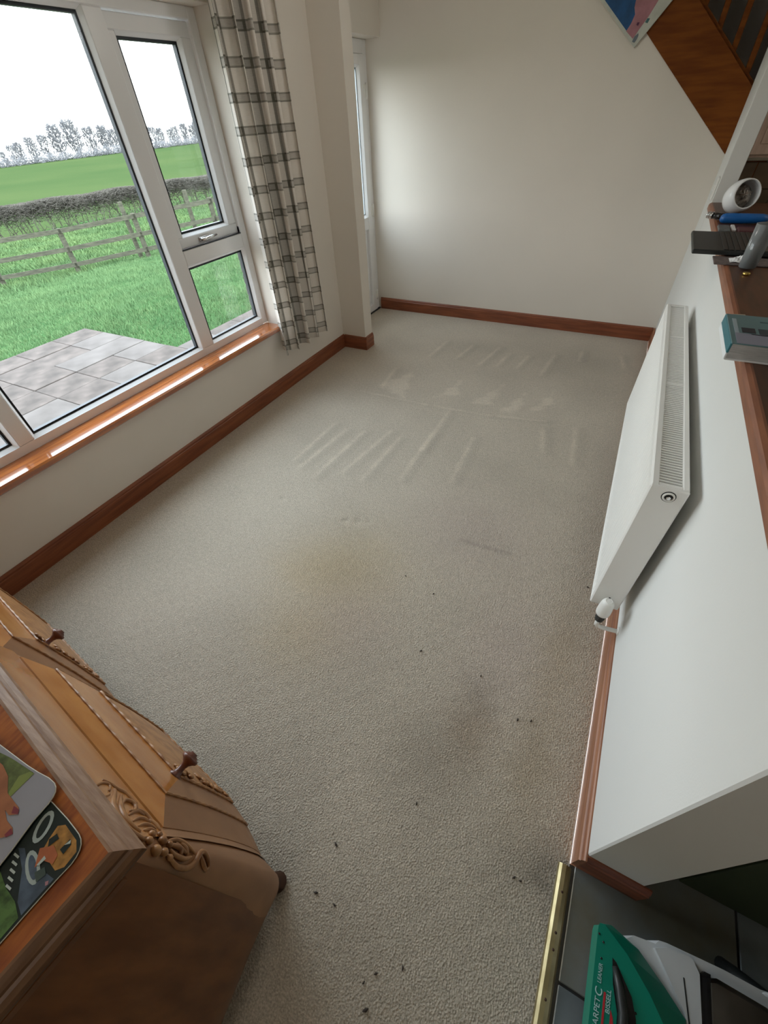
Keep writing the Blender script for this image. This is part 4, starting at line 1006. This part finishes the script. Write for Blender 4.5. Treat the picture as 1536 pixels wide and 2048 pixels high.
    deco2 = [('amber_patch', [(-0.498, -0.132), (-0.489, -0.126), (-0.458, -0.130), (-0.446, -0.138), (-0.446, -0.156), (-0.454, -0.164), (-0.472, -0.162), (-0.490, -0.161), (-0.495, -0.147)], amber, 0.0),
             ('blue_patch', [(-0.524, -0.173), (-0.516, -0.169), (-0.499, -0.176), (-0.472, -0.187), (-0.461, -0.171), (-0.447, -0.170), (-0.451, -0.211), (-0.468, -0.206), (-0.496, -0.184)], slate_b, 0.0001),
             ('green_patch', [(-0.560, -0.190), (-0.522, -0.199), (-0.496, -0.205), (-0.472, -0.207), (-0.452, -0.214), (-0.456, -0.300), (-0.560, -0.300)], gr, 0.0002),
             ('pale_ring', ellp(-0.516, -0.142, 0.019, 0.0105, -1.15), pale, 0.0003), ('dark_centre', ellp(-0.516, -0.142, 0.0135, 0.0058, -1.15), dark, 0.0005),
             ('pale_ring', ellp(-0.485, -0.176, 0.0225, 0.0085, -0.40), pale, 0.0003), ('slate_centre', ellp(-0.485, -0.176, 0.0165, 0.0045, -0.40), slate_b, 0.0005),
             ('orange_wing', [(-0.496, -0.159), (-0.481, -0.148), (-0.466, -0.152), (-0.463, -0.161), (-0.479, -0.165), (-0.482, -0.175)], orange, 0.0006),
             ('dark_dash', [(-0.494, -0.147), (-0.490, -0.138), (-0.482, -0.140), (-0.487, -0.153)], dark, 0.0006),
             ('dark_dash', [(-0.469, -0.147), (-0.467, -0.133), (-0.460, -0.136), (-0.460, -0.148)], dark, 0.0006),
             ('white_dash', [(-0.482, -0.172), (-0.482, -0.161), (-0.477, -0.162), (-0.479, -0.171)], white, 0.0008),
             ('white_dash', [(-0.468, -0.141), (-0.465, -0.133), (-0.462, -0.136)], white, 0.0008),
             ('grey_green_dab', [(-0.477, -0.178), (-0.470, -0.168), (-0.461, -0.172), (-0.465, -0.183)], g('mat_grey_green', (0.06, 0.085, 0.07)), 0.0006),
             ('pink_dab', [(-0.4545, -0.177), (-0.4515, -0.174), (-0.4485, -0.177), (-0.4505, -0.1795)], pink, 0.0006)]
    for k in range(5):
        x_, y_ = -0.523+0.006*k, -0.178-0.006*k
        deco2.append(('white_dash', [(x_, y_), (x_+0.010, y_+0.0005), (x_+0.0105, y_-0.002), (x_+0.0005, y_-0.0025)], white, 0.0007))
    placemat('painted_placemat', out2, 0.8910, dark, 'lower dark placemat printed with pale rings and amber patch on the sideboard', deco2)
    rust = g('mat_rust', (0.40, 0.15, 0.065), 0.35, 25); olive = g('mat_olive', (0.13, 0.16, 0.045), 0.5, 80); leafg = g('mat_leaf_green', (0.20, 0.24, 0.06), 0.2); plum = g('mat_plum', (0.22, 0.04, 0.05), 0.2)
    out1 = [(-0.820, -0.113), (-0.684, -0.109), (-0.613, -0.106), (-0.589, -0.104), (-0.566, -0.101)]+smooth_corner((-0.559, -0.101), (-0.536, -0.099), (-0.5335, -0.121))+[(-0.533, -0.145), (-0.527, -0.178), (-0.515, -0.290)]+smooth_corner((-0.514, -0.305), (-0.512, -0.326), (-0.535, -0.326))+[(-0.820, -0.335)]
    deco1 = [('olive_patch', [(-0.720, -0.122), (-0.645, -0.111), (-0.594, -0.107), (-0.595, -0.128), (-0.594, -0.142), (-0.602, -0.141), (-0.624, -0.128), (-0.651, -0.124)], olive, 0.0001),
             ('green_leaf', [(-0.591, -0.107), (-0.593, -0.142), (-0.598, -0.143), (-0.602, -0.138), (-0.609, -0.120), (-0.600, -0.109)], leafg, 0.0003),
             ('rust_patch', [(-0.720, -0.124), (-0.648, -0.123), (-0.624, -0.128), (-0.602, -0.141), (-0.590, -0.142), (-0.567, -0.144), (-0.560, -0.149), (-0.571, -0.156), (-0.583, -0.155), (-0.567, -0.161), (-0.551, -0.162), (-0.543, -0.166), (-0.552, -0.175), (-0.575, -0.190), (-0.720, -0.230)], rust, 0.0005),
             ('plum_dab', [(-0.576, -0.146), (-0.564, -0.145), (-0.560, -0.149), (-0.570, -0.153)], plum, 0.0007), ('plum_dab', [(-0.552, -0.163), (-0.543, -0.166), (-0.548, -0.173), (-0.553, -0.172)], plum, 0.0007)]
    placemat('printed_placemat', out1, 0.8970, g('mat_pale_grey', (0.30, 0.29, 0.31), 0.08, 10), 'upper pale grey placemat with rust and green print on the sideboard', deco1)
sideboard()

# ------------------------------------------------------------------ carpet cleaning machine on the slate tiles
def cleaner():
    t = thing('carpet_cleaner', (0.55, 0.1, 0.0), 'green and grey upright carpet cleaning machine standing on slate tiles', 'carpet cleaner')
    z1 = 0.25
    outl = [(0.3690, 0.207), (0.371, 0.215), (0.382, 0.217), (0.430, 0.190), (0.476, 0.150), (0.520, 0.098), (0.534, 0.06), (0.536, 0.0), (0.536, -0.22), (0.369, -0.24)]
    b = MB()
    top = [(x, y, z1) for x, y in outl]
    lowo = [(0.384, 0.210), (0.386, 0.220), (0.408, 0.230), (0.466, 0.216), (0.520, 0.180), (0.560, 0.150), (0.572, 0.09), (0.574, 0.0), (0.574, -0.22), (0.384, -0.24)]
    low = [(x, y, z1-0.045) for x, y in lowo]; low2 = [(x, y, z1-0.10) for x, y in lowo]
    n = len(top)
    b.add(top+low+low2, [tuple(range(n))[::-1]]+[(i, (i+1) % n, (i+1) % n+n, i+n) for i in range(n)]+[(i+n, (i+1) % n+n, (i+1) % n+2*n, i+2*n) for i in range(n)])
    part('green_shell', b, M['green'], t)
    part('grip_recess', MB().prism([(x, y, z1) for x, y in [(0.402, 0.170), (0.410, 0.166), (0.443, 0.128), (0.453, 0.100), (0.458, 0.05), (0.459, -0.22), (0.419, -0.22), (0.419, 0.09), (0.407, 0.130)]], (0, 0, 0.0012)), M['black_gloss'], t)
    part('grip', MB().tube([(0.407, 0.158, z1+0.002), (0.418, 0.130, z1+0.007), (0.428, 0.095, z1+0.008), (0.430, 0.03, z1+0.008), (0.430, -0.22, z1+0.008)], [0.005, 0.009, 0.0095, 0.0095, 0.0095], 10), M['black'], t)
    scr = MB()
    for (x, y) in [(0.372, 0.196), (0.382, 0.186), (0.381, 0.158), (0.452, 0.108), (0.486, 0.068)]: scr.lathe([(0.0022, 0), (0.0022, 0.001), (0, 0.001)], (x, y, z1), seg=8)
    part('screw_hole', scr, M['black_gloss'], t, kind='stuff')
    # lettering, running up the shell
    def text(body, x, y, size, m, name, sx=1.0):
        c = bpy.data.curves.new(name, 'FONT'); c.body = body; c.size = size; c.extrude = 0.0003; c.align_x = 'RIGHT'; c.align_y = 'CENTER'
        c.materials.append(m)
        o = link(name, c, t, (x, y, z1+0.0006)); o.rotation_euler = (0, 0, PI/2); o.scale = (sx, 1, 1)
        dg = bpy.context.evaluated_depsgraph_get(); me = bpy.data.meshes.new_from_object(o.evaluated_get(dg)); me.materials.clear(); me.materials.append(m)
        loc = o.location.copy(); bpy.data.objects.remove(o); WORLD.pop(name, None)
        o2 = bpy.data.objects.new(name, me); COL.objects.link(o2); o2.parent = t; o2.location = loc; o2.rotation_euler = (0, 0, PI/2); o2.scale = (sx, 1, 1)
        return o2
    text('CARPET ', 0.3815, 0.1005, 0.0145, M['lettering'], 'lettering')
    text('C', 0.3825, 0.1120, 0.0195, M['lettering'], 'lettering')
    text('LEANER', 0.3815, 0.1500, 0.0105, M['lettering'], 'lettering', 0.86)
    text('BISSELL', 0.4015, 0.1180, 0.0115, M['lettering'], 'lettering')
    part('red_bar', MB().prism([(0.3915, 0.110, z1+0.0003), (0.3955, 0.110, z1+0.0003), (0.3955, 0.040, z1+0.0003), (0.3915, 0.040, z1+0.0003)], (0, 0, 0.0004)), M['red'], t)
    part('red_dome', MB().prism([(0.4065, 0.090, z1+0.0003), (0.4115, 0.080, z1+0.0003), (0.4135, 0.070, z1+0.0003), (0.4115, 0.060, z1+0.0003), (0.4065, 0.054, z1+0.0003)], (0, 0, 0.0004)), M['red'], t)
    # pale grey lower body
    zb = 0.19
    part('grey_body', MB().prism([(x, y, 0.03) for x, y in [(0.435, 0.215), (0.460, 0.238), (0.505, 0.246), (0.512, 0.2555), (0.528, 0.259), (0.640, 0.270), (0.76, 0.274), (0.86, 0.268), (0.86, -0.23), (0.43, -0.23), (0.43, 0.205)]], (0, 0, zb-0.03)), M['tank_white'], t)
    part('panel_step', MB().prism([(x, y, zb) for x, y in [(0.50, 0.236), (0.525, 0.250), (0.575, 0.256), (0.588, 0.236), (0.592, 0.13), (0.565, 0.125), (0.56, 0.16)]], (0, 0, 0.012)), M['tank_white'], t)
    part('panel_seam', MB().prism([(x, y, zb+0.012) for x, y in [(0.556, 0.215), (0.5585, 0.215), (0.571, 0.135), (0.568, 0.135)]], (0, 0, 0.0006)), M['black'], t)
    part('dark_seal', MB().prism([(x, y, zb) for x, y in [(0.590, 0.236), (0.598, 0.246), (0.61, 0.247), (0.61, 0.12), (0.588, 0.12)]], (0, 0, 0.010)), M['black_gloss'], t)
    # tanks
    tk = [(0.602, 0.238), (0.612, 0.243), (0.70, 0.243), (0.84, 0.225), (0.84, 0.110), (0.604, 0.110)]
    tk1 = part('recovery_tank', MB().prism([(x, y, zb) for x, y in tk], (0, 0, 0.03)), M['clear_tank'], t, 'clear plastic lid of the recovery tank')
    part('dirty_water', MB().prism([(0.725+(x-0.725)*0.94, 0.175+(y-0.175)*0.92, zb+0.0005) for x, y in tk], (0, 0, 0.014)), M['dirty'], tk1)
    tk2 = [(0.556, 0.098), (0.566, 0.105), (0.84, 0.100), (0.84, -0.20), (0.556, -0.20)]
    tk2o = part('rinse_tank', MB().prism([(x, y, zb) for x, y in tk2], (0, 0, 0.035)), M['clear_tank'], t, 'clear plastic rinse tank')
    part('tank_liner', MB().prism([(0.70+(x-0.70)*0.92, -0.05+(y+0.05)*0.92, zb+0.0005) for x, y in tk2], (0, 0, 0.016)), M['dirty'], tk2o)
    part('tank_rim', MB().tube([(x, y, zb+0.036) for x, y in tk2+[tk2[0]]], 0.0035, 6, cap=False), M['tank_white'], tk2o)
    part('hose', MB().tube([(0.88, 0.235, 0.10), (0.80, 0.262, 0.16), (0.755, 0.272, 0.13), (0.725, 0.295, 0.07), (0.71, 0.31, 0.02)], 0.016, 12), M['black'], t)
    part('hose_clip', MB().tube([(0.71, 0.268, 0.185), (0.74, 0.275, 0.192), (0.775, 0.270, 0.192), (0.80, 0.256, 0.186)], 0.005, 8), M['tank_white'], t)
    for (x, y) in ((0.47, -0.18), (0.82, -0.18), (0.47, 0.16), (0.80, 0.20)):
        part('wheel', MB().lathe([(0.0, -0.012), (0.026, -0.012), (0.030, -0.006), (0.030, 0.006), (0.026, 0.012), (0.0, 0.012)], (x, y, 0.0305), (1, 0, 0), 18), M['black'], t)
cleaner()

# ------------------------------------------------------------------ crumbs on the carpet
CR = [(-0.291, 0.071, 1.5), (-0.285, -0.048, 1.3), (-0.224, -0.045, 1.1), (-0.053, -0.171, 1.6), (-0.058, -0.106, 1.0), (-0.001, -0.065, 1.1), (-0.53, 1.085, 1.0), (-0.37, 1.047, 0.9), (-0.31, 0.765, 1.2), (-0.057, 0.771, 1.0), (-0.113, 0.277, 0.9), (0.111, 0.672, 1.3), (0.155, 0.69, 1.1), (0.21, 0.241, 1.1), (0.228, 0.242, 0.9), (0.252, 1.379, 1.2), (-0.079, -0.134, 0.8)]
for k, (x, y, s) in enumerate(CR):
    rg = random.Random(k); b = MB(); a = rg.uniform(0, PI); ln = 0.0050*s
    b.tube([(x-ln*math.cos(a), y-ln*math.sin(a), 0.0012), (x+rg.uniform(-.001, .001), y+rg.uniform(-.001, .001), 0.0035), (x+ln*math.cos(a), y+ln*math.sin(a), 0.0014)], [0.0010, 0.0026*s, 0.0008], 6)
    b.ball((x+0.001, y-0.001, 0.002), 0.0022*s, 6, 4)
    solo('crumb', b, M['crumb'], 'tiny dark crumb lying on the beige carpet', 'crumb', (x, y, 0.0), 'dark crumbs on the carpet')

# ------------------------------------------------------------------ added fill lamps, unseen above the frame, to raise the ambient light
def lamp(x, y, power, where):
    t = thing('fill_lamp', (x, y, CZ), 'added unseen fill globe hanging from the ceiling '+where, 'lamp')
    em = bpy.data.materials.get('fill_globe_glow') or bpy.data.materials.new('fill_globe_glow'); em.use_nodes = True
    b = em.node_tree.nodes['Principled BSDF']; b.inputs['Base Color'].default_value = (0.9, 0.88, 0.84, 1)
    b.inputs['Emission Color'].default_value = (1.0, 0.955, 0.89, 1); b.inputs['Emission Strength'].default_value = power
    part('globe', MB().ball((x, y, CZ-0.30), 0.16, 24, 14), em, t)
    part('stem', MB().tube([(x, y, CZ-0.001), (x, y, CZ-0.145)], 0.008, 10), M['chrome'], t)
    part('ceiling_rose', MB().lathe([(0.05, 0), (0.05, -0.012), (0.012, -0.03), (0.0, -0.03)], (x, y, CZ), seg=20), M['plastic_white'], t)
lamp(-0.95, 2.7, 6.5, 'between window and radiator')
lamp(-0.35, -1.0, 5.0, 'beside the sideboard')
lamp(1.9, 3.0, 7.5, 'over the kitchen')

# ------------------------------------------------------------------ outdoors
GX = [2.2, 7.0, 13.7, 24, 40, 123, 200, 420]; GZ = [-0.50, -0.50, -1.21, -1.65, -1.90, -2.62, -7.0, -16.0]
def gz(x, y):
    d = -x
    z = np.interp(d, GX, GZ)
    far_ = np.clip((d-13)/110.0, 0, 1.2)
    return z+far_*np.clip((np.asarray(y)-60)*0.010, -0.9, 0.9)
def ground(name, xs, ys, m, label):
    X, Y = np.meshgrid(xs, ys, indexing='ij'); Zg = gz(X, Y)
    P = np.stack([X, Y, Zg], -1)
    return struct(name, MB().grid(P.tolist(), flip=True), m, label=label)
ground('lawn_ground', -np.array([2.45, 3.5, 5, 7.0, 8, 9, 10, 11, 12, 13, 14, 16, 18, 20, 22, 24, 26]), np.linspace(-30, 60, 60), M['turf'], 'green lawn beyond the patio')
ground('field_ground', -np.array([26, 30, 35, 40, 50, 60, 70, 80, 90, 100, 110, 118, 123, 128, 140, 160, 200, 420]), np.linspace(-100, 460, 70), M['field'], 'pale green field beyond the hedge')

# patio of concrete slabs laid singly
pz = -0.452
K = 1.205
pt_ = struct('patio_ground', MB().box((-6.84, -2.0, -0.53), (-2.54, 3.50, pz-0.028)).box((-4.935, 3.50, -0.53), (-2.54, 9.0, pz-0.028)), M['soil'], label='pale concrete slab patio and path beside the house')
sx, sy = 0.36*K*0.998, 0.42*K*0.998
variants = [MB().cbox((0.003, 0.003, -0.03), (sx-0.006, sy-0.006, 0), 0.004).mesh('slab', M[k]) for k in ('slab', 'slab_pale')]
wide = [MB().cbox((0.003, 0.003, -0.03), (sx-0.006, 2*sy-0.006, 0), 0.004).mesh('slab', M[k]) for k in ('slab', 'slab_pale')]
rg = random.Random(5)
X0, Y0 = -5.68*K, 2.885*K
for i in range(10):
    x = X0+i*sx
    j = 0
    while j < 11:
        y = Y0-(j+1)*sy
        v_ = 1 if rg.random() < 0.35 else 0
        z = pz+rg.uniform(-0.003, 0.003)
        if (i+j) % 5 == 2 and j < 10:
            piece('slab', wide[v_], pt_, (x, y-sy, z)); j += 2
        else:
            piece('slab', variants[v_], pt_, (x, y, z)); j += 1
for i in range(6):
    for j in range(10):
        piece('slab', variants[1 if rg.random() < 0.35 else 0], pt_, (-4.93+i*sx, Y0+j*sy, pz+rg.uniform(-0.003, 0.003)))

# grass blades
def blades(name, n, xr, yr, h, m, label, seed, wid=0.006, clump=0.0, keep=None, dens=None):
    r = np.random.default_rng(seed)
    x = r.uniform(*xr, n); y = r.uniform(*yr, n)
    if keep is not None:
        k = keep(x, y); x, y = x[k], y[k]
    n = len(x); z = gz(x, y)
    a = r.uniform(0, 2*PI, n); hh = h*r.uniform(0.5, 1.25, n)*(1+clump*np.sin(x*2.1+1.3*np.sin(y*1.7))*np.sin(y*1.3))
    lx = r.normal(0, 0.5, n)*hh; ly = r.normal(0, 0.5, n)*hh; wv = wid*(0.7+0.6*r.random(n))*(1+np.clip((-x-8)/10, 0, 2))
    V = np.empty((n, 3, 3)); c, s = np.cos(a)*wv, np.sin(a)*wv
    V[:, 0] = np.stack([x-c, y-s, z-0.01], -1); V[:, 1] = np.stack([x+c, y+s, z-0.01], -1); V[:, 2] = np.stack([x+lx, y+ly, z+hh], -1)
    me = bpy.data.meshes.new(name); me.vertices.add(3*n); me.vertices.foreach_set('co', V.ravel().astype(np.float32))
    me.loops.add(3*n); me.loops.foreach_set('vertex_index', np.arange(3*n, dtype=np.int32))
    me.polygons.add(n); me.polygons.foreach_set('loop_start', np.arange(0, 3*n, 3, dtype=np.int32)); me.polygons.foreach_set('loop_total', np.full(n, 3, dtype=np.int32))
    me.update(); me.validate(); me.materials.append(m)
    return tag(link(name, me, None, (0,0,0)), label, 'grass', None, 'stuff')
def on_lawn(x, y):
    onp = ((x > -6.88) & (y < 3.48)) | ((x > -4.97))
    inview = (y > -0.25*(-x)-0.5+0.42*(-x-2.3)*0.8) & (y < 0.0+1.15*(-x))
    return (~onp) & inview
blades('grass_blades', 330000, (-16, -4.6), (0.5, 16), 0.055, M['blades'], 'short green lawn grass between patio and fence', 3, 0.0055, 0.35, on_lawn)
blades('rough_grass', 90000, (-25.5, -13.2), (3, 24), 0.11, mat('rough_grass_blades', (0.120, 0.175, 0.070), 0.8, 0.0, col2=(0.085, 0.140, 0.060), nscale=1.0), 'longer rough grass between fence and hedge', 4, 0.010, 0.5, lambda x, y: y > 0.2*(-x))

# post and rail fence
def fence():
    a = np.array([-13.57, 7.52]); d = np.array([0.6472, 0.7623])
    f = thing('rail_fence', (a[0], a[1], -1.2), 'weathered grey brown three rail wooden fence beyond the lawn', 'fence')
    q = lambda s: a+d*s
    nrm = np.array([-d[1], d[0]])
    posts = [(-5.4, 1.06), (-3.6, 1.06), (-1.85, 1.06), (0.0, 1.04), (1.88, 1.05), (3.95, 1.06), (5.9, 1.06)]
    for s, h in posts:
        x, y = q(s); z = float(gz(x, y)); t = 0.05
        part('post', MB().cbox((x-t, y-t, z-0.1), (x+t, y+t, z+h), 0.008), M['fence'], f)
    for s, h in ((1.66, 1.33), (3.36, 1.32)):
        x, y = q(s)+nrm*0.22; z = float(gz(x, y)); t = 0.045
        part('tall_post', MB().cbox((x-t, y-t, z-0.1), (x+t, y+t, z+h), 0.008), M['fence'], f)
    for i in range(len(posts)-1):
        for hgt, lift in ((0.985, 0), (0.575, 0), (0.215, 0)):
            (s0, _), (s1, _) = posts[i], posts[i+1]
            p0 = q(s0)-nrm*0.052; p1 = q(s1+0.06)-nrm*0.052
            z0 = float(gz(*p0))+hgt; z1 = float(gz(*p1))+hgt
            w_ = 0.048; o = -nrm*0.034
            part('rail', MB().prism([(p0[0], p0[1], z0-w_), (p1[0], p1[1], z1-w_), (p1[0], p1[1], z1+w_), (p0[0], p0[1], z0+w_)], (o[0], o[1], 0)), M['fence'], f)
fence()

# bare hedge and far trees from tapering twigs
def twig_mesh(name, segs, m):
    """segs: arrays p0, p1 (n,3), r0, r1 (n)"""
    p0, p1, r0, r1 = segs; n = len(p0)
    t = p1-p0; t = t/np.linalg.norm(t, axis=1)[:, None]
    a = np.where(np.abs(t[:, 2:3]) < 0.9, np.array([[0, 0, 1.0]]), np.array([[1.0, 0, 0]]))
    e1 = np.cross(t, a); e1 /= np.linalg.norm(e1, axis=1)[:, None]; e2 = np.cross(t, e1)
    V = np.empty((n, 6, 3))
    for k in range(3):
        an = 2*PI*k/3; dv = e1*math.cos(an)+e2*math.sin(an)
        V[:, k] = p0+dv*r0[:, None]; V[:, 3+k] = p1+dv*r1[:, None]
    base = (np.arange(n)*6)[:, None, None]
    F = (base+np.array([[0, 1, 4, 3], [1, 2, 5, 4], [2, 0, 3, 5]])[None]).reshape(-1, 4)
    me = bpy.data.meshes.new(name); me.vertices.add(6*n); me.vertices.foreach_set('co', V.ravel().astype(np.float32))
    me.loops.add(F.size); me.loops.foreach_set('vertex_index', F.ravel().astype(np.int32))
    me.polygons.add(len(F)); me.polygons.foreach_set('loop_start', np.arange(0, F.size, 4, dtype=np.int32)); me.polygons.foreach_set('loop_total', np.full(len(F), 4, dtype=np.int32))
    me.update(); me.materials.append(m)
    return me
def hedge():
    r = np.random.default_rng(8)
    a = np.array([-24.04, 12.87]); d = np.array([0.332, 0.943]); nr = np.array([-d[1], d[0]])
    P0, P1, R0, R1 = [], [], [], []
    s = -7.0
    while s < 17:
        c = a+d*s+nr*r.normal(0, 0.22); z = float(gz(c[0], c[1]))
        H = 1.2+r.normal(0, 0.03)
        p = np.array([c[0], c[1], z-0.05]); lean = r.normal(0, 0.15, 2)
        for k in range(3):
            q = p+np.array([lean[0]*0.2+r.normal(0, .05), lean[1]*0.2+r.normal(0, .05), 0.26]); P0.append(p); P1.append(q); R0.append(0.020-0.004*k); R1.append(0.017-0.004*k)
            for _ in range(2):
                u = r.normal(0, 1, 3); u[2] = abs(u[2])+0.5; u /= np.linalg.norm(u); e = q+u*0.30; P0.append(q); P1.append(e); R0.append(0.010); R1.append(0.006)
            p = q
        s += r.uniform(0.10, 0.26)
    n = 60000
    ss = r.uniform(-7, 17, n); v = r.normal(0, 0.26, n); hh = np.clip(1.24-np.abs(r.normal(0, 0.30, n)), 0.10, 1.24)+0.03*np.sin(ss*2.2)
    base = a[None]+d[None]*ss[:, None]+nr[None]*v[:, None]
    z = gz(base[:, 0], base[:, 1])+hh
    p0 = np.concatenate([base, z[:, None]], 1); u = r.normal(0, 1, (n, 3)); u[:, 2] = np.abs(u[:, 2])*0.6-0.1; u /= np.linalg.norm(u, axis=1)[:, None]
    p1 = p0+u*r.uniform(0.10, 0.28, n)[:, None]
    p1[:, 2] = np.minimum(p1[:, 2], gz(base[:, 0], base[:, 1])+1.27+0.03*np.sin(ss*2.2))
    P0 = np.concatenate([np.array(P0), p0]); P1 = np.concatenate([np.array(P1), p1]); R0 = np.concatenate([np.array(R0), np.full(n, 0.0065)]); R1 = np.concatenate([np.array(R1), np.full(n, 0.0035)])
    me = twig_mesh('bare_hedge', (P0, P1, R0, R1), M['twig'])
    tag(link('bare_hedge', me, None, (0, 0, 0)), 'long clipped bare twig hedge between fence and field', 'hedge', None, 'stuff')
hedge()

def trees():
    def tree_mesh(seed, wide):
        r = np.random.default_rng(seed)
        st_n = 7; p0, p1, r0, r1 = [], [], [], []
        for i in range(st_n):                                    # fanned stems
            a = r.uniform(0, 2*PI); b0 = np.array([0.06*math.cos(a), 0.06*math.sin(a), 0.0]); tip = np.array([wide*0.6*math.cos(a)*r.random(), wide*0.6*math.sin(a)*r.random(), 0.55])
            p0.append(b0); p1.append(tip); r0.append(0.022); r1.append(0.009)
        trunk = [np.array(x) for x in (p0, p1, r0, r1)]
        n = 600
        h = 0.12+0.83*r.random(n)**0.8; rad = wide*np.sqrt(r.random(n))*np.sqrt(np.clip(1-((h-0.45)/0.58)**2, 0.02, 1)); a = r.uniform(0, 2*PI, n)
        q = np.stack([rad*np.cos(a), rad*np.sin(a), h], -1); u = np.stack([0.5*np.cos(a)+r.normal(0, .3, n), 0.5*np.sin(a)+r.normal(0, .3, n), 0.8+np.abs(r.normal(0, .4, n))], -1); u /= np.linalg.norm(u, axis=1)[:, None]
        crown = (q, q+u*r.uniform(0.07, 0.17, n)[:, None], np.full(n, 0.0105), np.full(n, 0.0055))
        return twig_mesh('trunk', trunk, M['twig_far']), twig_mesh('crown', crown, M['twig_far'])
    mts = [tree_mesh(1, 0.25), tree_mesh(2, 0.29), tree_mesh(3, 0.23)]
    r = random.Random(2); k = 0
    y = 44.0
    while y < 150:
        x = -121.5-r.uniform(0, 1.5); z = float(gz(x, y))
        az = math.degrees(math.atan2(y, -x)); hmax = float(np.interp(az, [22, 28, 30.5, 33, 36, 38, 41, 44, 50], [2.0, 2.3, 4.8, 5.8, 5.4, 4.4, 3.6, 4.4, 4.4]))
        h = hmax*r.uniform(0.82, 1.12)
        t = thing('bare_tree', (x, y, z), 'small bare grey tree in the line along the far field edge', 'tree', 'bare trees along the far field edge')
        tm_, cm_ = mts[k % 3]
        for nm, me in (('trunk', tm_), ('crown', cm_)):
            o = bpy.data.objects.new(nm, me); COL.objects.link(o); o.parent = t; o.scale = (h*1.15, h*1.15, h); o.rotation_euler = (0, 0, r.uniform(0, 6.28))
            if nm == 'crown': o['kind'] = 'stuff'
        y += 0.62*h+r.uniform(0.2, 0.5); k += 1
    # low scrub below the trees
    rr = np.random.default_rng(4); n = 16000
    yy = rr.uniform(35, 165, n); xx = -113.5-rr.uniform(0, 4, n); zz = gz(xx, yy)+np.abs(rr.normal(0, 0.55, n))
    p0 = np.stack([xx, yy, zz], -1); u = rr.normal(0, 1, (n, 3)); u[:, 2] = np.abs(u[:, 2]); u /= np.linalg.norm(u, axis=1)[:, None]
    p1 = p0+u*rr.uniform(0.4, 0.9, n)[:, None]
    me = twig_mesh('field_scrub', (p0, p1, np.full(n, 0.035), np.full(n, 0.018)), M['twig_far'])
    tag(link('field_scrub', me, None, (0, 0, 0)), 'low grey bare scrub along the far field edge', 'scrub', None, 'stuff')
trees()
